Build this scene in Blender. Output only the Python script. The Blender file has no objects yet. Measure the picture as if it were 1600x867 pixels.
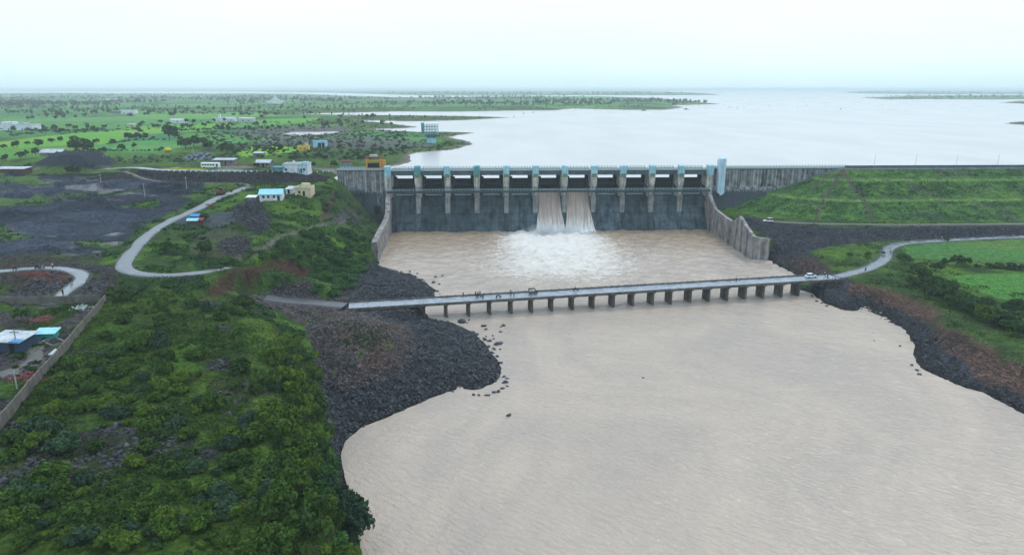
import bpy, bmesh, math, random
import numpy as np
from mathutils import Vector, Matrix
from mathutils.geometry import delaunay_2d_cdt

R = math.radians
random.seed(7); RNG = np.random.default_rng(11)
S = bpy.context.scene
COL = S.collection

# ------------------------------------------------------------------ camera
CAM_H = 70.0
PITCH = R(15.45)
FPX, CX, CY = 1067.0, 800.0, 433.5          # focal length and centre in photograph pixels
cam_d = bpy.data.cameras.new("camera")
cam_d.sensor_width = 36.0
cam_d.lens = 36.0 * FPX / 1600.0
cam_d.clip_start = 0.5
cam_d.clip_end = 200000.0
cam = bpy.data.objects.new("camera", cam_d)
COL.objects.link(cam)
cam.location = (0, 0, CAM_H)
cam.rotation_euler = (math.pi / 2 - PITCH, 0, 0)
S.camera = cam

# ------------------------------------------------------------------ sky: overcast, bright cloud sheet over a Nishita sky
HAZE_D = 1.4e-4
SUN_EL, SUN_ROT = R(56), R(38)
w = bpy.data.worlds.new("World"); S.world = w; w.use_nodes = True
nt = w.node_tree; nt.nodes.clear()
out = nt.nodes.new("ShaderNodeOutputWorld"); bg = nt.nodes.new("ShaderNodeBackground")
sky = nt.nodes.new("ShaderNodeTexSky"); sky.sky_type = 'NISHITA'; sky.sun_disc = False
sky.sun_elevation = SUN_EL; sky.sun_rotation = SUN_ROT
tc = nt.nodes.new("ShaderNodeTexCoord"); sep = nt.nodes.new("ShaderNodeSeparateXYZ")
ramp = nt.nodes.new("ShaderNodeValToRGB")
cr = ramp.color_ramp
cr.elements[0].position = 0.0; cr.elements[0].color = (8.6, 11.6, 12.6, 1)
cr.elements[1].position = 1.0; cr.elements[1].color = (16.5, 21.0, 26.0, 1)
e = cr.elements.new(0.035); e.color = (10.8, 13.6, 13.8, 1)
e = cr.elements.new(0.10); e.color = (12.2, 14.2, 14.4, 1)
e = cr.elements.new(0.35); e.color = (14.5, 17.8, 20.2, 1)
noi = nt.nodes.new("ShaderNodeTexNoise"); noi.inputs['Scale'].default_value = 2.2; noi.inputs['Detail'].default_value = 4
mp = nt.nodes.new("ShaderNodeMapping"); mp.inputs['Scale'].default_value = (1, 1, 4)
mr = nt.nodes.new("ShaderNodeMapRange"); mr.inputs[1].default_value = 0.3; mr.inputs[2].default_value = 0.7
mr.inputs[3].default_value = 0.96; mr.inputs[4].default_value = 1.04
mul = nt.nodes.new("ShaderNodeMix"); mul.data_type = 'RGBA'; mul.blend_type = 'MULTIPLY'; mul.inputs[0].default_value = 1
mix = nt.nodes.new("ShaderNodeMix"); mix.data_type = 'RGBA'; mix.inputs[0].default_value = 0.93
L = nt.links.new
L(tc.outputs['Generated'], sep.inputs[0]); L(sep.outputs['Z'], ramp.inputs[0])
L(tc.outputs['Generated'], mp.inputs[0]); L(mp.outputs[0], noi.inputs['Vector']); L(noi.outputs[0], mr.inputs[0])
L(ramp.outputs[0], mul.inputs[6]); L(mr.outputs[0], mul.inputs[7])
L(sky.outputs[0], mix.inputs[6]); L(mul.outputs[2], mix.inputs[7])
L(mix.outputs[2], bg.inputs[0]); bg.inputs[1].default_value = 0.083
L(bg.outputs[0], out.inputs[0])

sun_d = bpy.data.lights.new("sun", 'SUN'); sun_d.energy = 1.4; sun_d.angle = R(10); sun_d.color = (1.0, 0.95, 0.88)
sun = bpy.data.objects.new("sun", sun_d); COL.objects.link(sun)
sdir = Vector((math.sin(SUN_ROT) * math.cos(SUN_EL), math.cos(SUN_ROT) * math.cos(SUN_EL), math.sin(SUN_EL)))
sun.rotation_euler = sdir.to_track_quat('Z', 'Y').to_euler()

vs = S.view_settings
vs.view_transform = 'Standard'; vs.look = 'None'; vs.gamma = 1; vs.exposure = 0.0; vs.use_curve_mapping = False
cy = S.cycles
cy.max_bounces = 5; cy.diffuse_bounces = 2; cy.glossy_bounces = 2; cy.transmission_bounces = 2
cy.transparent_max_bounces = 6; cy.volume_bounces = 0
cy.use_denoising = True
try:
    cy.denoiser = 'OPENIMAGEDENOISE'
except Exception:
    pass
cy.use_adaptive_sampling = False
cy.caustics_reflective = False; cy.caustics_refractive = False
S.render.filter_size = 1.6

# ------------------------------------------------------------------ numeric helpers
def ray(px, py):
    x = (px - CX) / FPX; y = -(py - CY) / FPX
    c, s = math.cos(PITCH), math.sin(PITCH)
    return Vector((x, c + y * s, -s + y * c))
def at(px, py, z):
    """the point of height z seen at a photograph pixel"""
    d = ray(px, py); t = (z - CAM_H) / d.z
    return Vector((d.x * t, d.y * t, z))

def hsh(ix, iy, seed):
    n = (ix.astype(np.int64) * 374761393 + iy.astype(np.int64) * 668265263 + seed * 974634777) & 0xffffffff
    n = ((n ^ (n >> 13)) * 1274126177) & 0xffffffff
    return ((n ^ (n >> 16)) & 0xffff) / 65535.0
def vnoise(x, y, seed=0):
    x = np.asarray(x, float); y = np.asarray(y, float)
    xi = np.floor(x); yi = np.floor(y); fx = x - xi; fy = y - yi
    fx = fx * fx * (3 - 2 * fx); fy = fy * fy * (3 - 2 * fy)
    a = hsh(xi, yi, seed); b = hsh(xi + 1, yi, seed); c = hsh(xi, yi + 1, seed); d = hsh(xi + 1, yi + 1, seed)
    return (a + (b - a) * fx) * (1 - fy) + (c + (d - c) * fx) * fy
def fbm(x, y, seed=0, octv=4):
    r = 0; a = 0.5; t = 0
    for o in range(octv):
        r = r + a * vnoise(x * 2 ** o + 17.3 * o, y * 2 ** o - 9.1 * o, seed + o); t += a; a *= 0.5
    return r / t
def sstep(a, b, x):
    t = np.clip((x - a) / (b - a), 0, 1); return t * t * (3 - 2 * t)
def seg_d(x, y, ax, ay, bx, by):
    dx, dy = bx - ax, by - ay; l2 = dx * dx + dy * dy + 1e-9
    t = np.clip(((x - ax) * dx + (y - ay) * dy) / l2, 0, 1)
    return np.hypot(x - ax - t * dx, y - ay - t * dy), t
def sdpoly(x, y, poly, margin):
    """signed distance, positive inside; -margin beyond the margin box"""
    p = np.asarray([(q[0], q[1]) for q in poly], float)
    res = np.full(x.shape, -float(margin))
    m = (x > p[:, 0].min() - margin) & (x < p[:, 0].max() + margin) & (y > p[:, 1].min() - margin) & (y < p[:, 1].max() + margin)
    if not m.any(): return res
    X = x[m]; Y = y[m]; ins = np.zeros(X.shape, bool); dd = np.full(X.shape, 1e9)
    n = len(p)
    for i in range(n):
        ax, ay = p[i]; bx, by = p[(i + 1) % n]
        c = (ay > Y) != (by > Y)
        with np.errstate(divide='ignore', invalid='ignore'):
            ins ^= c & (X < (bx - ax) * (Y - ay) / (by - ay + 1e-12) + ax)
        dd = np.minimum(dd, seg_d(X, Y, ax, ay, bx, by)[0])
    res[m] = np.where(ins, dd, np.maximum(-dd, -margin))
    return res
def sdline(x, y, pts, margin):
    res = np.full(x.shape, float(margin)); zz = np.zeros(x.shape)
    p = np.asarray([(q[0], q[1]) for q in pts], float)
    m = (x > p[:, 0].min() - margin) & (x < p[:, 0].max() + margin) & (y > p[:, 1].min() - margin) & (y < p[:, 1].max() + margin)
    if not m.any(): return res, zz
    X = x[m]; Y = y[m]; dd = np.full(X.shape, float(margin)); zv = np.zeros(X.shape)
    for i in range(len(p) - 1):
        d, t = seg_d(X, Y, *p[i], *p[i + 1])
        k = d < dd
        if len(pts[0]) > 2: zv = np.where(k, pts[i][2] + (pts[i + 1][2] - pts[i][2]) * t, zv)
        dd = np.minimum(dd, d)
    res[m] = dd; zz[m] = zv
    return res, zz

# ------------------------------------------------------------------ mesh / object helpers
def link(o, parent=None):
    COL.objects.link(o)
    if parent is not None: o.parent = parent
    return o
def tag(o, label=None, cat=None, group=None, kind=None):
    if label: o["label"] = label
    if cat: o["category"] = cat
    if group: o["group"] = group
    if kind: o["kind"] = kind
    return o
def empty(name, loc, rz=0.0, label=None, cat=None, group=None):
    o = bpy.data.objects.new(name, None); o.empty_display_size = 0.5
    COL.objects.link(o); o.location = loc; o.rotation_euler = (0, 0, rz)
    return tag(o, label, cat, group)
def np_mesh(name, v, f, mats=(), smooth=False, fmat=None):
    """v (n,3); f (m,k) int array or list of lists"""
    me = bpy.data.meshes.new(name)
    v = np.asarray(v, np.float32)
    if isinstance(f, np.ndarray):
        k = f.shape[1]; m = f.shape[0]
        me.vertices.add(len(v)); me.vertices.foreach_set("co", v.ravel())
        me.loops.add(m * k); me.loops.foreach_set("vertex_index", f.astype(np.int32).ravel())
        me.polygons.add(m); me.polygons.foreach_set("loop_start", np.arange(0, m * k, k, dtype=np.int32))
        if fmat is not None: me.polygons.foreach_set("material_index", np.asarray(fmat, np.int32))
        me.update(calc_edges=True)
    else:
        me.from_pydata([tuple(map(float, q)) for q in v], [], f); me.update()
        if fmat is not None: me.polygons.foreach_set("material_index", np.asarray(fmat, np.int32))
    for m_ in mats: me.materials.append(m_)
    if smooth: me.polygons.foreach_set("use_smooth", np.ones(len(me.polygons), bool))
    return me
def set_col(me, name, arr):
    a = me.attributes.new(name, 'FLOAT_COLOR', 'POINT')
    c = np.ones((len(me.vertices), 4), np.float32); c[:, :arr.shape[1]] = arr
    a.data.foreach_set("color", c.ravel())
class MB:
    """collects simple solids that end up as one mesh"""
    def __init__(s): s.v = []; s.f = []
    def add(s, v, f):
        b = len(s.v); s.v += [tuple(q) for q in v]; s.f += [[b + i for i in q] for q in f]; return s
    def box(s, x0, x1, y0, y1, z0, z1, M=None):
        v = [Vector(q) for q in ((x0,y0,z0),(x1,y0,z0),(x1,y1,z0),(x0,y1,z0),(x0,y0,z1),(x1,y0,z1),(x1,y1,z1),(x0,y1,z1))]
        if M is not None: v = [M @ q for q in v]
        return s.add(v, [[3,2,1,0],[4,5,6,7],[0,1,5,4],[1,2,6,5],[2,3,7,6],[3,0,4,7]])
    def bar(s, a, b, r=0.1, r2=None, n=6):
        a = Vector(a); b = Vector(b); r2 = r if r2 is None else r2
        d = (b - a).normalized(); q = d.to_track_quat('Z', 'Y').to_matrix()
        v = []
        for p, rr in ((a, r), (b, r2)):
            for i in range(n):
                t = 2 * math.pi * (i + .5) / n; v.append(p + q @ Vector((math.cos(t) * rr, math.sin(t) * rr, 0)))
        f = [[i, (i + 1) % n, n + (i + 1) % n, n + i] for i in range(n)] + [list(range(n))[::-1], list(range(n, 2 * n))]
        return s.add(v, f)
    def prism(s, pts, x0, x1, axis='x', M=None):
        """closed outline pts (a,b) extruded along an axis: x -> (x,a,b); y -> (a,y,b); z -> (a,b,z)"""
        def P(t, a, b): return Vector({'x': (t, a, b), 'y': (a, t, b), 'z': (a, b, t)}[axis])
        v = [P(x0, *q) for q in pts] + [P(x1, *q) for q in pts]
        if M is not None: v = [M @ q for q in v]
        n = len(pts)
        return s.add(v, [[i, (i + 1) % n, n + (i + 1) % n, n + i] for i in range(n)] + [list(range(n))[::-1], list(range(n, 2 * n))])
    def ell(s, c, r, n=10, m=6):
        v = []; f = []
        for j in range(m + 1):
            ph = math.pi * j / m
            for i in range(n):
                t = 2 * math.pi * i / n
                v.append((c[0] + r[0] * math.sin(ph) * math.cos(t), c[1] + r[1] * math.sin(ph) * math.sin(t), c[2] + r[2] * math.cos(ph)))
        for j in range(m):
            for i in range(n):
                f.append([j * n + i, j * n + (i + 1) % n, (j + 1) * n + (i + 1) % n, (j + 1) * n + i])
        return s.add(v, f)
    def mesh(s, name, mat, smooth=False):
        me = bpy.data.meshes.new(name); me.from_pydata(s.v, [], s.f); me.update()
        bm = bmesh.new(); bm.from_mesh(me); bmesh.ops.recalc_face_normals(bm, faces=bm.faces); bm.to_mesh(me); bm.free()
        if mat: me.materials.append(mat)
        if smooth: me.polygons.foreach_set("use_smooth", np.ones(len(me.polygons), bool))
        return me
    def build(s, name, mat, parent=None, smooth=False, bevel=0):
        me = s.mesh(name, mat, smooth)
        if bevel:
            bm = bmesh.new(); bm.from_mesh(me); bmesh.ops.bevel(bm, geom=bm.edges[:], offset=bevel, segments=1, affect='EDGES'); bm.to_mesh(me); bm.free()
        return link(bpy.data.objects.new(name, me), parent)
def copy_tree(o, parent=None):
    c = o.copy(); COL.objects.link(c)
    if parent is not None: c.parent = parent
    for ch in [q for q in CHILD.get(o.name, [])]:
        copy_tree(ch, c)
    return c
CHILD = {}
def reg(o):
    """remember a prototype's children for copying"""
    CHILD[o.name] = list(o.children)
    for ch in o.children: reg(ch)
    return o

# ------------------------------------------------------------------ materials
def mat(name, base, rough=0.85, metal=0.0, spec=0.12):
    m = bpy.data.materials.new(name); m.use_nodes = True
    b = m.node_tree.nodes["Principled BSDF"]
    b.inputs['Base Color'].default_value = (*base, 1); b.inputs['Roughness'].default_value = rough
    b.inputs['Metallic'].default_value = metal; b.inputs['Specular IOR Level'].default_value = spec
    return m
class NB:
    """tiny node-building helper"""
    def __init__(s, m): s.t = m.node_tree; s.b = s.t.nodes["Principled BSDF"]
    def n(s, ty, **kw):
        q = s.t.nodes.new(ty)
        for k, v in kw.items():
            if k.startswith('i_'): q.inputs[k[2:].replace('_', ' ')].default_value = v
            else: setattr(q, k, v)
        return q
    def l(s, a, b): s.t.links.new(a, b)
    def pos(s, scale=(1, 1, 1), rot=(0, 0, 0), obj=False):
        if obj: src = s.n('ShaderNodeTexCoord').outputs['Object']
        else: src = s.n('ShaderNodeNewGeometry').outputs['Position']
        if any(rot):
            r_ = s.n('ShaderNodeMapping'); r_.inputs['Rotation'].default_value = rot; s.l(src, r_.inputs[0]); src = r_.outputs[0]
        mp = s.n('ShaderNodeMapping'); mp.inputs['Scale'].default_value = scale
        s.l(src, mp.inputs[0]); return mp.outputs[0]
    def noise(s, vec, scale=1.0, detail=4, rough=0.55, dist=0.0):
        q = s.n('ShaderNodeTexNoise'); q.inputs['Scale'].default_value = scale; q.inputs['Detail'].default_value = detail
        q.inputs['Roughness'].default_value = rough; q.inputs['Distortion'].default_value = dist
        s.l(vec, q.inputs['Vector']); return q.outputs[0]
    def ramp(s, fac, stops):
        q = s.n('ShaderNodeValToRGB'); c = q.color_ramp
        while len(c.elements) > 1: c.elements.remove(c.elements[-1])
        for i, (p, col) in enumerate(stops):
            if not isinstance(col, (tuple, list)): col = (col,) * 3
            if i == 0: el = c.elements[0]; el.position = p
            else: el = c.elements.new(p)
            el.color = (*col, 1)
        s.l(fac, q.inputs[0]); return q.outputs[0]
    def mix(s, fac, a, b, mode='MIX'):
        q = s.n('ShaderNodeMix', data_type='RGBA', blend_type=mode)
        for sock, v in ((0, fac), (6, a), (7, b)):
            if isinstance(v, (int, float)): q.inputs[sock].default_value = v if sock == 0 else (v, v, v, 1)
            elif isinstance(v, tuple): q.inputs[sock].default_value = (*v, 1)
            else: s.l(v, q.inputs[sock])
        return q.outputs[2]
    def math(s, op, a, b=0.0, c=None):
        q = s.n('ShaderNodeMath', operation=op)
        for i, v in enumerate((a, b) + ((c,) if c is not None else ())):
            if isinstance(v, (int, float)): q.inputs[i].default_value = v
            else: s.l(v, q.inputs[i])
        return q.outputs[0]
    def bump(s, h, strength=0.5, dist=0.1, prev=None):
        q = s.n('ShaderNodeBump'); q.inputs['Strength'].default_value = strength; q.inputs['Distance'].default_value = dist
        s.l(h, q.inputs['Height'])
        if prev is not None: s.l(prev, q.inputs['Normal'])
        return q.outputs[0]

def weathered(name, light, dark, amount=0.5, vscale=0.5, rough=0.9, zdark=None, bumpd=0.05, streak=(0.9, 0.9, 0.06)):
    """concrete or plaster with rain streaks, blotches and formwork lifts"""
    m = mat(name, light, rough); g = NB(m)
    pv = g.pos(streak)
    st = g.noise(pv, vscale, 5, 0.6)
    bl = g.noise(g.pos(), 0.35, 5, 0.6)
    fine = g.noise(g.pos(), 3.0, 4, 0.6)
    f = g.math('ADD', g.math('MULTIPLY', st, 0.6), g.math('MULTIPLY', bl, 0.4))
    f = g.ramp(f, [(0.5 - 0.14, 0.0), (0.5 + 0.12, 1.0)])
    col = g.mix(f, dark, light)
    col = g.mix(0.35, col, g.mix(fine, 0.35, 1.0), 'MULTIPLY')
    if zdark:
        z = g.n('ShaderNodeSeparateXYZ'); g.l(g.pos(), z.inputs[0])
        zz = g.math('ADD', z.outputs[2], g.math('MULTIPLY', st, 4.0))
        k = g.n('ShaderNodeMapRange'); k.inputs[1].default_value = zdark[0] + 2; k.inputs[2].default_value = zdark[1] + 2
        g.l(zz, k.inputs[0])
        col = g.mix(k.outputs[0], zdark[2], col)
        v = g.ramp(g.math('ADD', g.math('MULTIPLY', st, .5), g.math('MULTIPLY', fine, .5)), [(0.36, 0.5), (0.66, 1.0)])
        col = g.mix(1.0, col, v, 'MULTIPLY')
    g.l(col, g.b.inputs['Base Color'])
    g.l(g.bump(g.math('ADD', fine, st), 0.4, bumpd), g.b.inputs['Normal'])
    return m
# ================================================================== TERRAIN
RES_Z = 23.6
DX0, DY0 = -62.9, 346.4
DROT = math.atan2(5.8, 164.9)
cD, sD = math.cos(DROT), math.sin(DROT)
def dam_w(x, y, z=0.0): return Vector((DX0 + x * cD - y * sD, DY0 + x * sD + y * cD, z))
def to_dam(X, Y):
    dx, dy = X - DX0, Y - DY0
    return dx * cD + dy * sD, -dx * sD + dy * cD

TP = []                                    # spot heights (x, y, z)
TE = []                                    # break lines, as index pairs
def spots(lst):
    for px, py, z in lst: TP.append(tuple(at(px, py, z)))
def wspots(lst): TP.extend(lst)
def brk(lst, world=False):
    i0 = len(TP)
    for q in lst: TP.append(tuple(q) if world else tuple(at(*q)))
    for i in range(len(lst) - 1): TE.append((i0 + i, i0 + i + 1))

# river shore, west side (north to south)
shoreW = [(590,413,0),(612,421,0),(640,430,0),(665,440,0),(680,452,0),(681,462,0),(664,474,0),(640,477,0),(632,486,0),(642,495,0),(672,498,0),
          (705,503,0),(728,514,0),(745,522,0),(762,542,0),(778,560,0),(787,582,0),(774,600,0),(757,612,0),(738,610,0),(706,597,0),(688,615,0),
          (648,632,0),(600,651,0),(560,669,0),(533,688,0),(524,712,0),(528,735,0),(538,765,0),(552,800,0),(562,860,0),(560,960,0),(548,1150,0)]
shoreE = [(1200,403,0),(1222,415,0),(1245,428,0),(1262,440,0),(1270,456,0),(1290,474,0),(1318,483,0),(1340,485,0),(1346,474,0),(1366,478,0),(1387,487,0),
          (1402,505,0),(1418,515,0),(1432,540,0),(1430,556,0),(1440,577,0),(1482,595,0),(1540,616,0),(1596,643,0),(1680,700,0),(1850,830,0),(2100,1100,0)]
brk(shoreW); brk(shoreE)
# river bed
spots([(700,420,-3),(720,470,-3),(700,485,-2.5),(800,520,-3),(850,600,-4),(760,660,-4),(620,720,-4),(610,860,-4),(640,1100,-4),(1000,450,-4),(1200,440,-3),(1000,600,-5),(1300,600,-4),
       (1350,560,-3),(1500,700,-4),(1000,800,-5),(1500,1000,-5),(1000,1400,-5),(1240,470,-2.5)])
for x in (8, 40, 80, 120, 158):
    wspots([tuple(dam_w(x, -25, -4)), tuple(dam_w(x, -60, -4))])
for x in (2, 20, 40, 60, 80, 100, 120, 140, 162): wspots([tuple(dam_w(x, 9, -4)), tuple(dam_w(x, -9, -4)), tuple(dam_w(x, 12.5, -4))])
# behind the training walls
wspots([tuple(dam_w(-3, 3, 9)), tuple(dam_w(-1.5, -30, 8.6)), tuple(dam_w(1, -66, 7.5)), tuple(dam_w(-12, 3, 9.5)), tuple(dam_w(-8, -40, 9)), tuple(dam_w(0, -73, 1.5))])
wspots([tuple(dam_w(168, 3, 11)), tuple(dam_w(167, -30, 10.5)), tuple(dam_w(166, -52, 10)), tuple(dam_w(172, -64, 7)), tuple(dam_w(175, -75, 1.5)), tuple(dam_w(164, -76, -2)), tuple(dam_w(2.5, -76, -1))])
wspots([tuple(dam_w(-28, 3, 19)), tuple(dam_w(-20, 3, 11)), tuple(dam_w(-60, 12, 30)), tuple(dam_w(-28, 14, 26)), tuple(dam_w(60, 24, 12)), tuple(dam_w(160, 24, 12)), tuple(dam_w(260, 10, 12)), tuple(dam_w(450, 10, 12))])
# foreground plateau: crest of the river cliff and its toe
brk([(170,471,20),(250,475,19.5),(320,476,18.5),(385,480,17.5),(428,497,17.5),(452,540,18),(462,600,18),(468,660,18.5),(476,720,18.5),(490,780,18.5),(496,860,18.5),(500,960,18.5),(500,1200,18.5)])
brk([(335,462,13),(400,468,9),(450,486,7),(478,520,5),(497,570,4),(508,620,3.5),(516,665,2.5),(517,705,1.4),(524,750,1.2),(538,800,1),(552,870,1),(548,980,1),(530,1250,1)])
spots([(5,560,20),(60,600,20),(150,560,20),(250,560,20.5),(380,560,19.5),(5,700,20),(200,700,20.8),(380,680,19.5),(5,860,20.3),(200,860,20.8),(380,860,19.5),(250,640,20),(5,1100,20),(300,1100,20.5),
       (300,510,19.8),(90,500,19.8),(5,480,20),(-300,480,20),(-500,700,20),(-600,1100,20),(-300,420,21),(-300,340,23),(-400,300,25),(-500,268,28),(-250,560,20)])
# valley floor behind it
spots([(300,466,17.5),(430,464,7.5),(480,472,6.2),(520,474,5.4),(548,476,4.9),(545,489,4.6),(600,492,3),(500,484,6)])
# rubble bank with the dumped heap
spots([(520,500,9),(545,498,11),(590,503,11.5),(612,512,11),(575,525,10.6),(628,540,6.5),(600,560,8),(560,560,8.5),(640,580,4),(600,600,4.2),(660,545,3),(660,515,2.8),(700,545,2.2),(720,575,1.6),
       (690,590,1.5),(560,600,5.5),(530,560,7),(540,640,3),(515,530,7),(580,630,2.5),(640,610,1.8),(745,560,1),(760,585,1),(535,487,7.5),(650,503,1.3),(690,512,1.4)])
# north lobe beside the bridge, red cut, green hillside
spots([(600,430,1.6),(640,445,1.4),(600,455,2.6),(650,462,1.2),(560,455,4),(540,468,4.6),(580,425,1.6),(500,464,5.6),(560,420,4),(530,400,9),(500,420,7.5),(480,445,6.4),(540,440,4.4)])
brk([(330,446,17),(355,428,17),(385,414,17),(420,407,17),(452,408,16.5),(476,420,14)])
brk([(345,462,12.5),(375,450,11),(410,440,10),(445,438,9),(472,446,7)])
spots([(440,456,8),(400,458,9.5),(430,447,9.6)])
brk([(350,408,19),(400,392,19),(450,373,19),(500,359,17.5),(540,354,15.5),(566,360,12),(577,374,9.5)])
spots([(480,390,14.5),(520,375,13),(550,380,11),(575,395,5),(560,400,7),(450,395,17)])
# upper terrain
spots([(190,415,20.5),(230,430,20),(300,430,19.5),(345,421,19.3),(260,400,20.5),(300,380,21),(340,390,20.5),(395,345,24.2),(370,350,22.5),(420,350,22),(330,345,22.5),(300,346,22.5),(300,330,23.5),
       (220,380,21.5),(450,345,20.5),(490,335,20.5),(520,322,20.5),(545,330,13.5),(560,345,10.5),(585,345,9.8),(500,300,26),(520,285,27.5),(480,305,25.5),(423,314,26),(460,306,26.5),(350,325,23.5),(330,308,25.2),
       (385,292,26.4),(540,300,18.5),(520,300,25),(555,318,12.5),(10,300,25),(100,300,25),(200,290,26),(260,290,26.4),(10,350,23),(150,350,22.6),(260,345,22.6),(10,400,21.5),(90,400,21.5),(150,405,20.5),(180,440,20),(10,452,19.2),(100,440,19.4),
       (160,468,20),(10,425,20.6),(110,418,20.3),(70,475,20),(60,445,18.6)])
# old earth bank with the road on it (left of the dam)
brk([(205,259,31),(235,265,31),(270,268,31),(330,269,31),(400,269,31),(470,269,31),(522,269,31)])
brk([(205,268,29.3),(250,280,27.4),(300,284,27),(400,285,27),(480,285,27),(520,286,27)])
spots([(240,258,30.6),(300,260,30.6),(400,260,30.6),(500,260,30.6),(150,268,29),(100,270,28.5),(10,272,28),(-200,262,28.5),(10,250,28),(100,250,28.2),(200,250,28.8),(350,250,28.6),(500,250,28),(600,262,27),(-600,250,28)])
# east bank
brk([(1342,447,5.2),(1380,449,5.5),(1430,462,5.5),(1462,478,5.5),(1474,508,5.6),(1500,522,5.6),(1540,537,5.6),(1600,560,5.6),(1750,620,5.6),(2100,780,5.6)])
brk([(1344,458,3),(1395,466,3),(1440,484,3),(1452,502,3),(1466,526,2.8),(1530,553,2.8),(1600,580,2.8),(1740,645,2.8),(2000,790,2.8)])
spots([(1300,455,3),(1310,470,1.2),(1330,462,1.6),(1265,420,5.4),(1285,432,5.4),(1320,431,5.5),(1300,414,5.8),(1350,400,6),(1330,385,7),(1400,400,6),(1420,440,5.6),(1500,400,6),(1500,450,5.8),(1600,400,6),(1600,470,5.8),
       (1600,530,5.7),(1250,410,4.5),(1230,395,5.5),(1260,385,7.5),(1215,372,8.6),(1225,405,2.6),(1430,377,6.2),(1500,375,6.2),(1600,371,6.2),(2100,380,6.2),(2200,450,6),(2200,600,6),(1480,540,2.2),(1450,550,1.5),(1500,575,1.6),(1600,610,1.6),(1420,500,1.4)])
brk([(1205,352,10.4),(1240,356,10.2),(1300,358,10.2),(1400,357,10.2),(1500,356,10.2),(1600,355,10.2),(2200,352,10.2)])
brk([(1235,372,7.8),(1300,376,7.2),(1360,374,6.7),(1400,373,6.4),(1480,371,6.4),(1600,366,6.4),(2200,362,6.4)])
spots([(1210,345,10.6),(1300,349,10.4),(1450,349,10.4),(1600,349,10.4),(2200,345,10.4),(1180,338,11.5)])
wspots([(-700,-60,20),(-200,-60,20),(30,-60,-4),(300,-60,0),(600,-60,5),(700,200,6),(700,560,12),(-700,560,28),(-700,200,22),(120,-60,-4),(-30,-60,18.5),(-12,-60,0.5)])

_p2 = [Vector((q[0], q[1])) for q in TP]
ov, oe, of_, iv, ie, if_ = delaunay_2d_cdt(_p2, TE, [], 0, 1e-4)
oz = []
for k, q in enumerate(ov):
    if iv[k]: oz.append(TP[iv[k][0]][2])
    else:
        ds = sorted(((q - _p2[j]).length, TP[j][2]) for j in range(len(_p2)))[:2]
        oz.append((ds[0][1] * ds[1][0] + ds[1][1] * ds[0][0]) / (ds[0][0] + ds[1][0] + 1e-9))
# raster of the triangulation
GX0, GY0, GS = -480.0, -50.0, 1.25
GNX, GNY = int(960 / GS), int(620 / GS)
gx = GX0 + np.arange(GNX) * GS; gy = GY0 + np.arange(GNY) * GS
G = np.full((GNY, GNX), 15.0)
for t in of_:
    if len(t) != 3: continue
    (ax, ay), (bx, by), (cx_, cy_) = [(ov[i].x, ov[i].y) for i in t]
    i0 = max(0, int((min(ax, bx, cx_) - GX0) / GS)); i1 = min(GNX, int((max(ax, bx, cx_) - GX0) / GS) + 2)
    j0 = max(0, int((min(ay, by, cy_) - GY0) / GS)); j1 = min(GNY, int((max(ay, by, cy_) - GY0) / GS) + 2)
    if i1 <= i0 or j1 <= j0: continue
    X, Y = np.meshgrid(gx[i0:i1], gy[j0:j1])
    det = (by - cy_) * (ax - cx_) + (cx_ - bx) * (ay - cy_)
    if abs(det) < 1e-9: continue
    l1 = ((by - cy_) * (X - cx_) + (cx_ - bx) * (Y - cy_)) / det
    l2 = ((cy_ - ay) * (X - cx_) + (ax - cx_) * (Y - cy_)) / det
    l3 = 1 - l1 - l2
    m = (l1 >= -1e-6) & (l2 >= -1e-6) & (l3 >= -1e-6)
    Zt = l1 * oz[t[0]] + l2 * oz[t[1]] + l3 * oz[t[2]]
    G[j0:j1, i0:i1][m] = Zt[m]
def blur(A, n):
    for _ in range(n):
        A = np.pad(A, 1, mode='edge')
        A = (A[:-2] + 2 * A[1:-1] + A[2:]) / 4; A = (A[:, :-2] + 2 * A[:, 1:-1] + A[:, 2:]) / 4
    return A
# soften the facets of high ground more than the shores
Gs = blur(G, 2); Gb = blur(G, 14)
wgt = sstep(5.0, 9.0, Gs)
G = Gs * (1 - wgt * 0.75) + Gb * wgt * 0.75
def bil(A, x, y):
    u = np.clip((np.asarray(x, float) - GX0) / GS, 0, GNX - 1.001); v = np.clip((np.asarray(y, float) - GY0) / GS, 0, GNY - 1.001)
    i = u.astype(int); j = v.astype(int); fu = u - i; fv = v - j
    return (A[j, i] * (1 - fu) + A[j, i + 1] * fu) * (1 - fv) + (A[j + 1, i] * (1 - fu) + A[j + 1, i + 1] * fu) * fv

# ---- far land beyond the dam: shore outlines at reservoir level
def RP(l): return [at(px, py, RES_Z)[:2] for px, py in l]
land_main = RP([(588,269),(600,266),(606,262),(628,258),(646,251),(641,242),(654,239),(704,235),(742,225),(730,219.5),(700,214.8),(714,212),(742,207.5),(692,206),(660,206.8),(625,205),(575,203),
                (600,201.5),(640,200.5),(653,198.7),(628,195.6),(603,192),(566,190),(562,188.5),(654,190),(730,188),(798,184),(730,181.7),(640,180.8),(552,180.2),(500,179),(463,178),
                (552,176.3),(621,174.6),(717,175),(800,173.3),(868,172.8),(894,170),(978,172),(1041,172),(1071,168),(1049,165),(1125,163),(1079,158),(1028,153.8),(952,151.7),(800,151.7),
                (654,153.4),(552,150.4),(476,147.4),(400,146.6),(340,147.2),(300,147.2),(100,146),(-900,146)]) + [(-9000, 2000), (-1500, 480), (-520, 380)]
_bx = land_main
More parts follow.
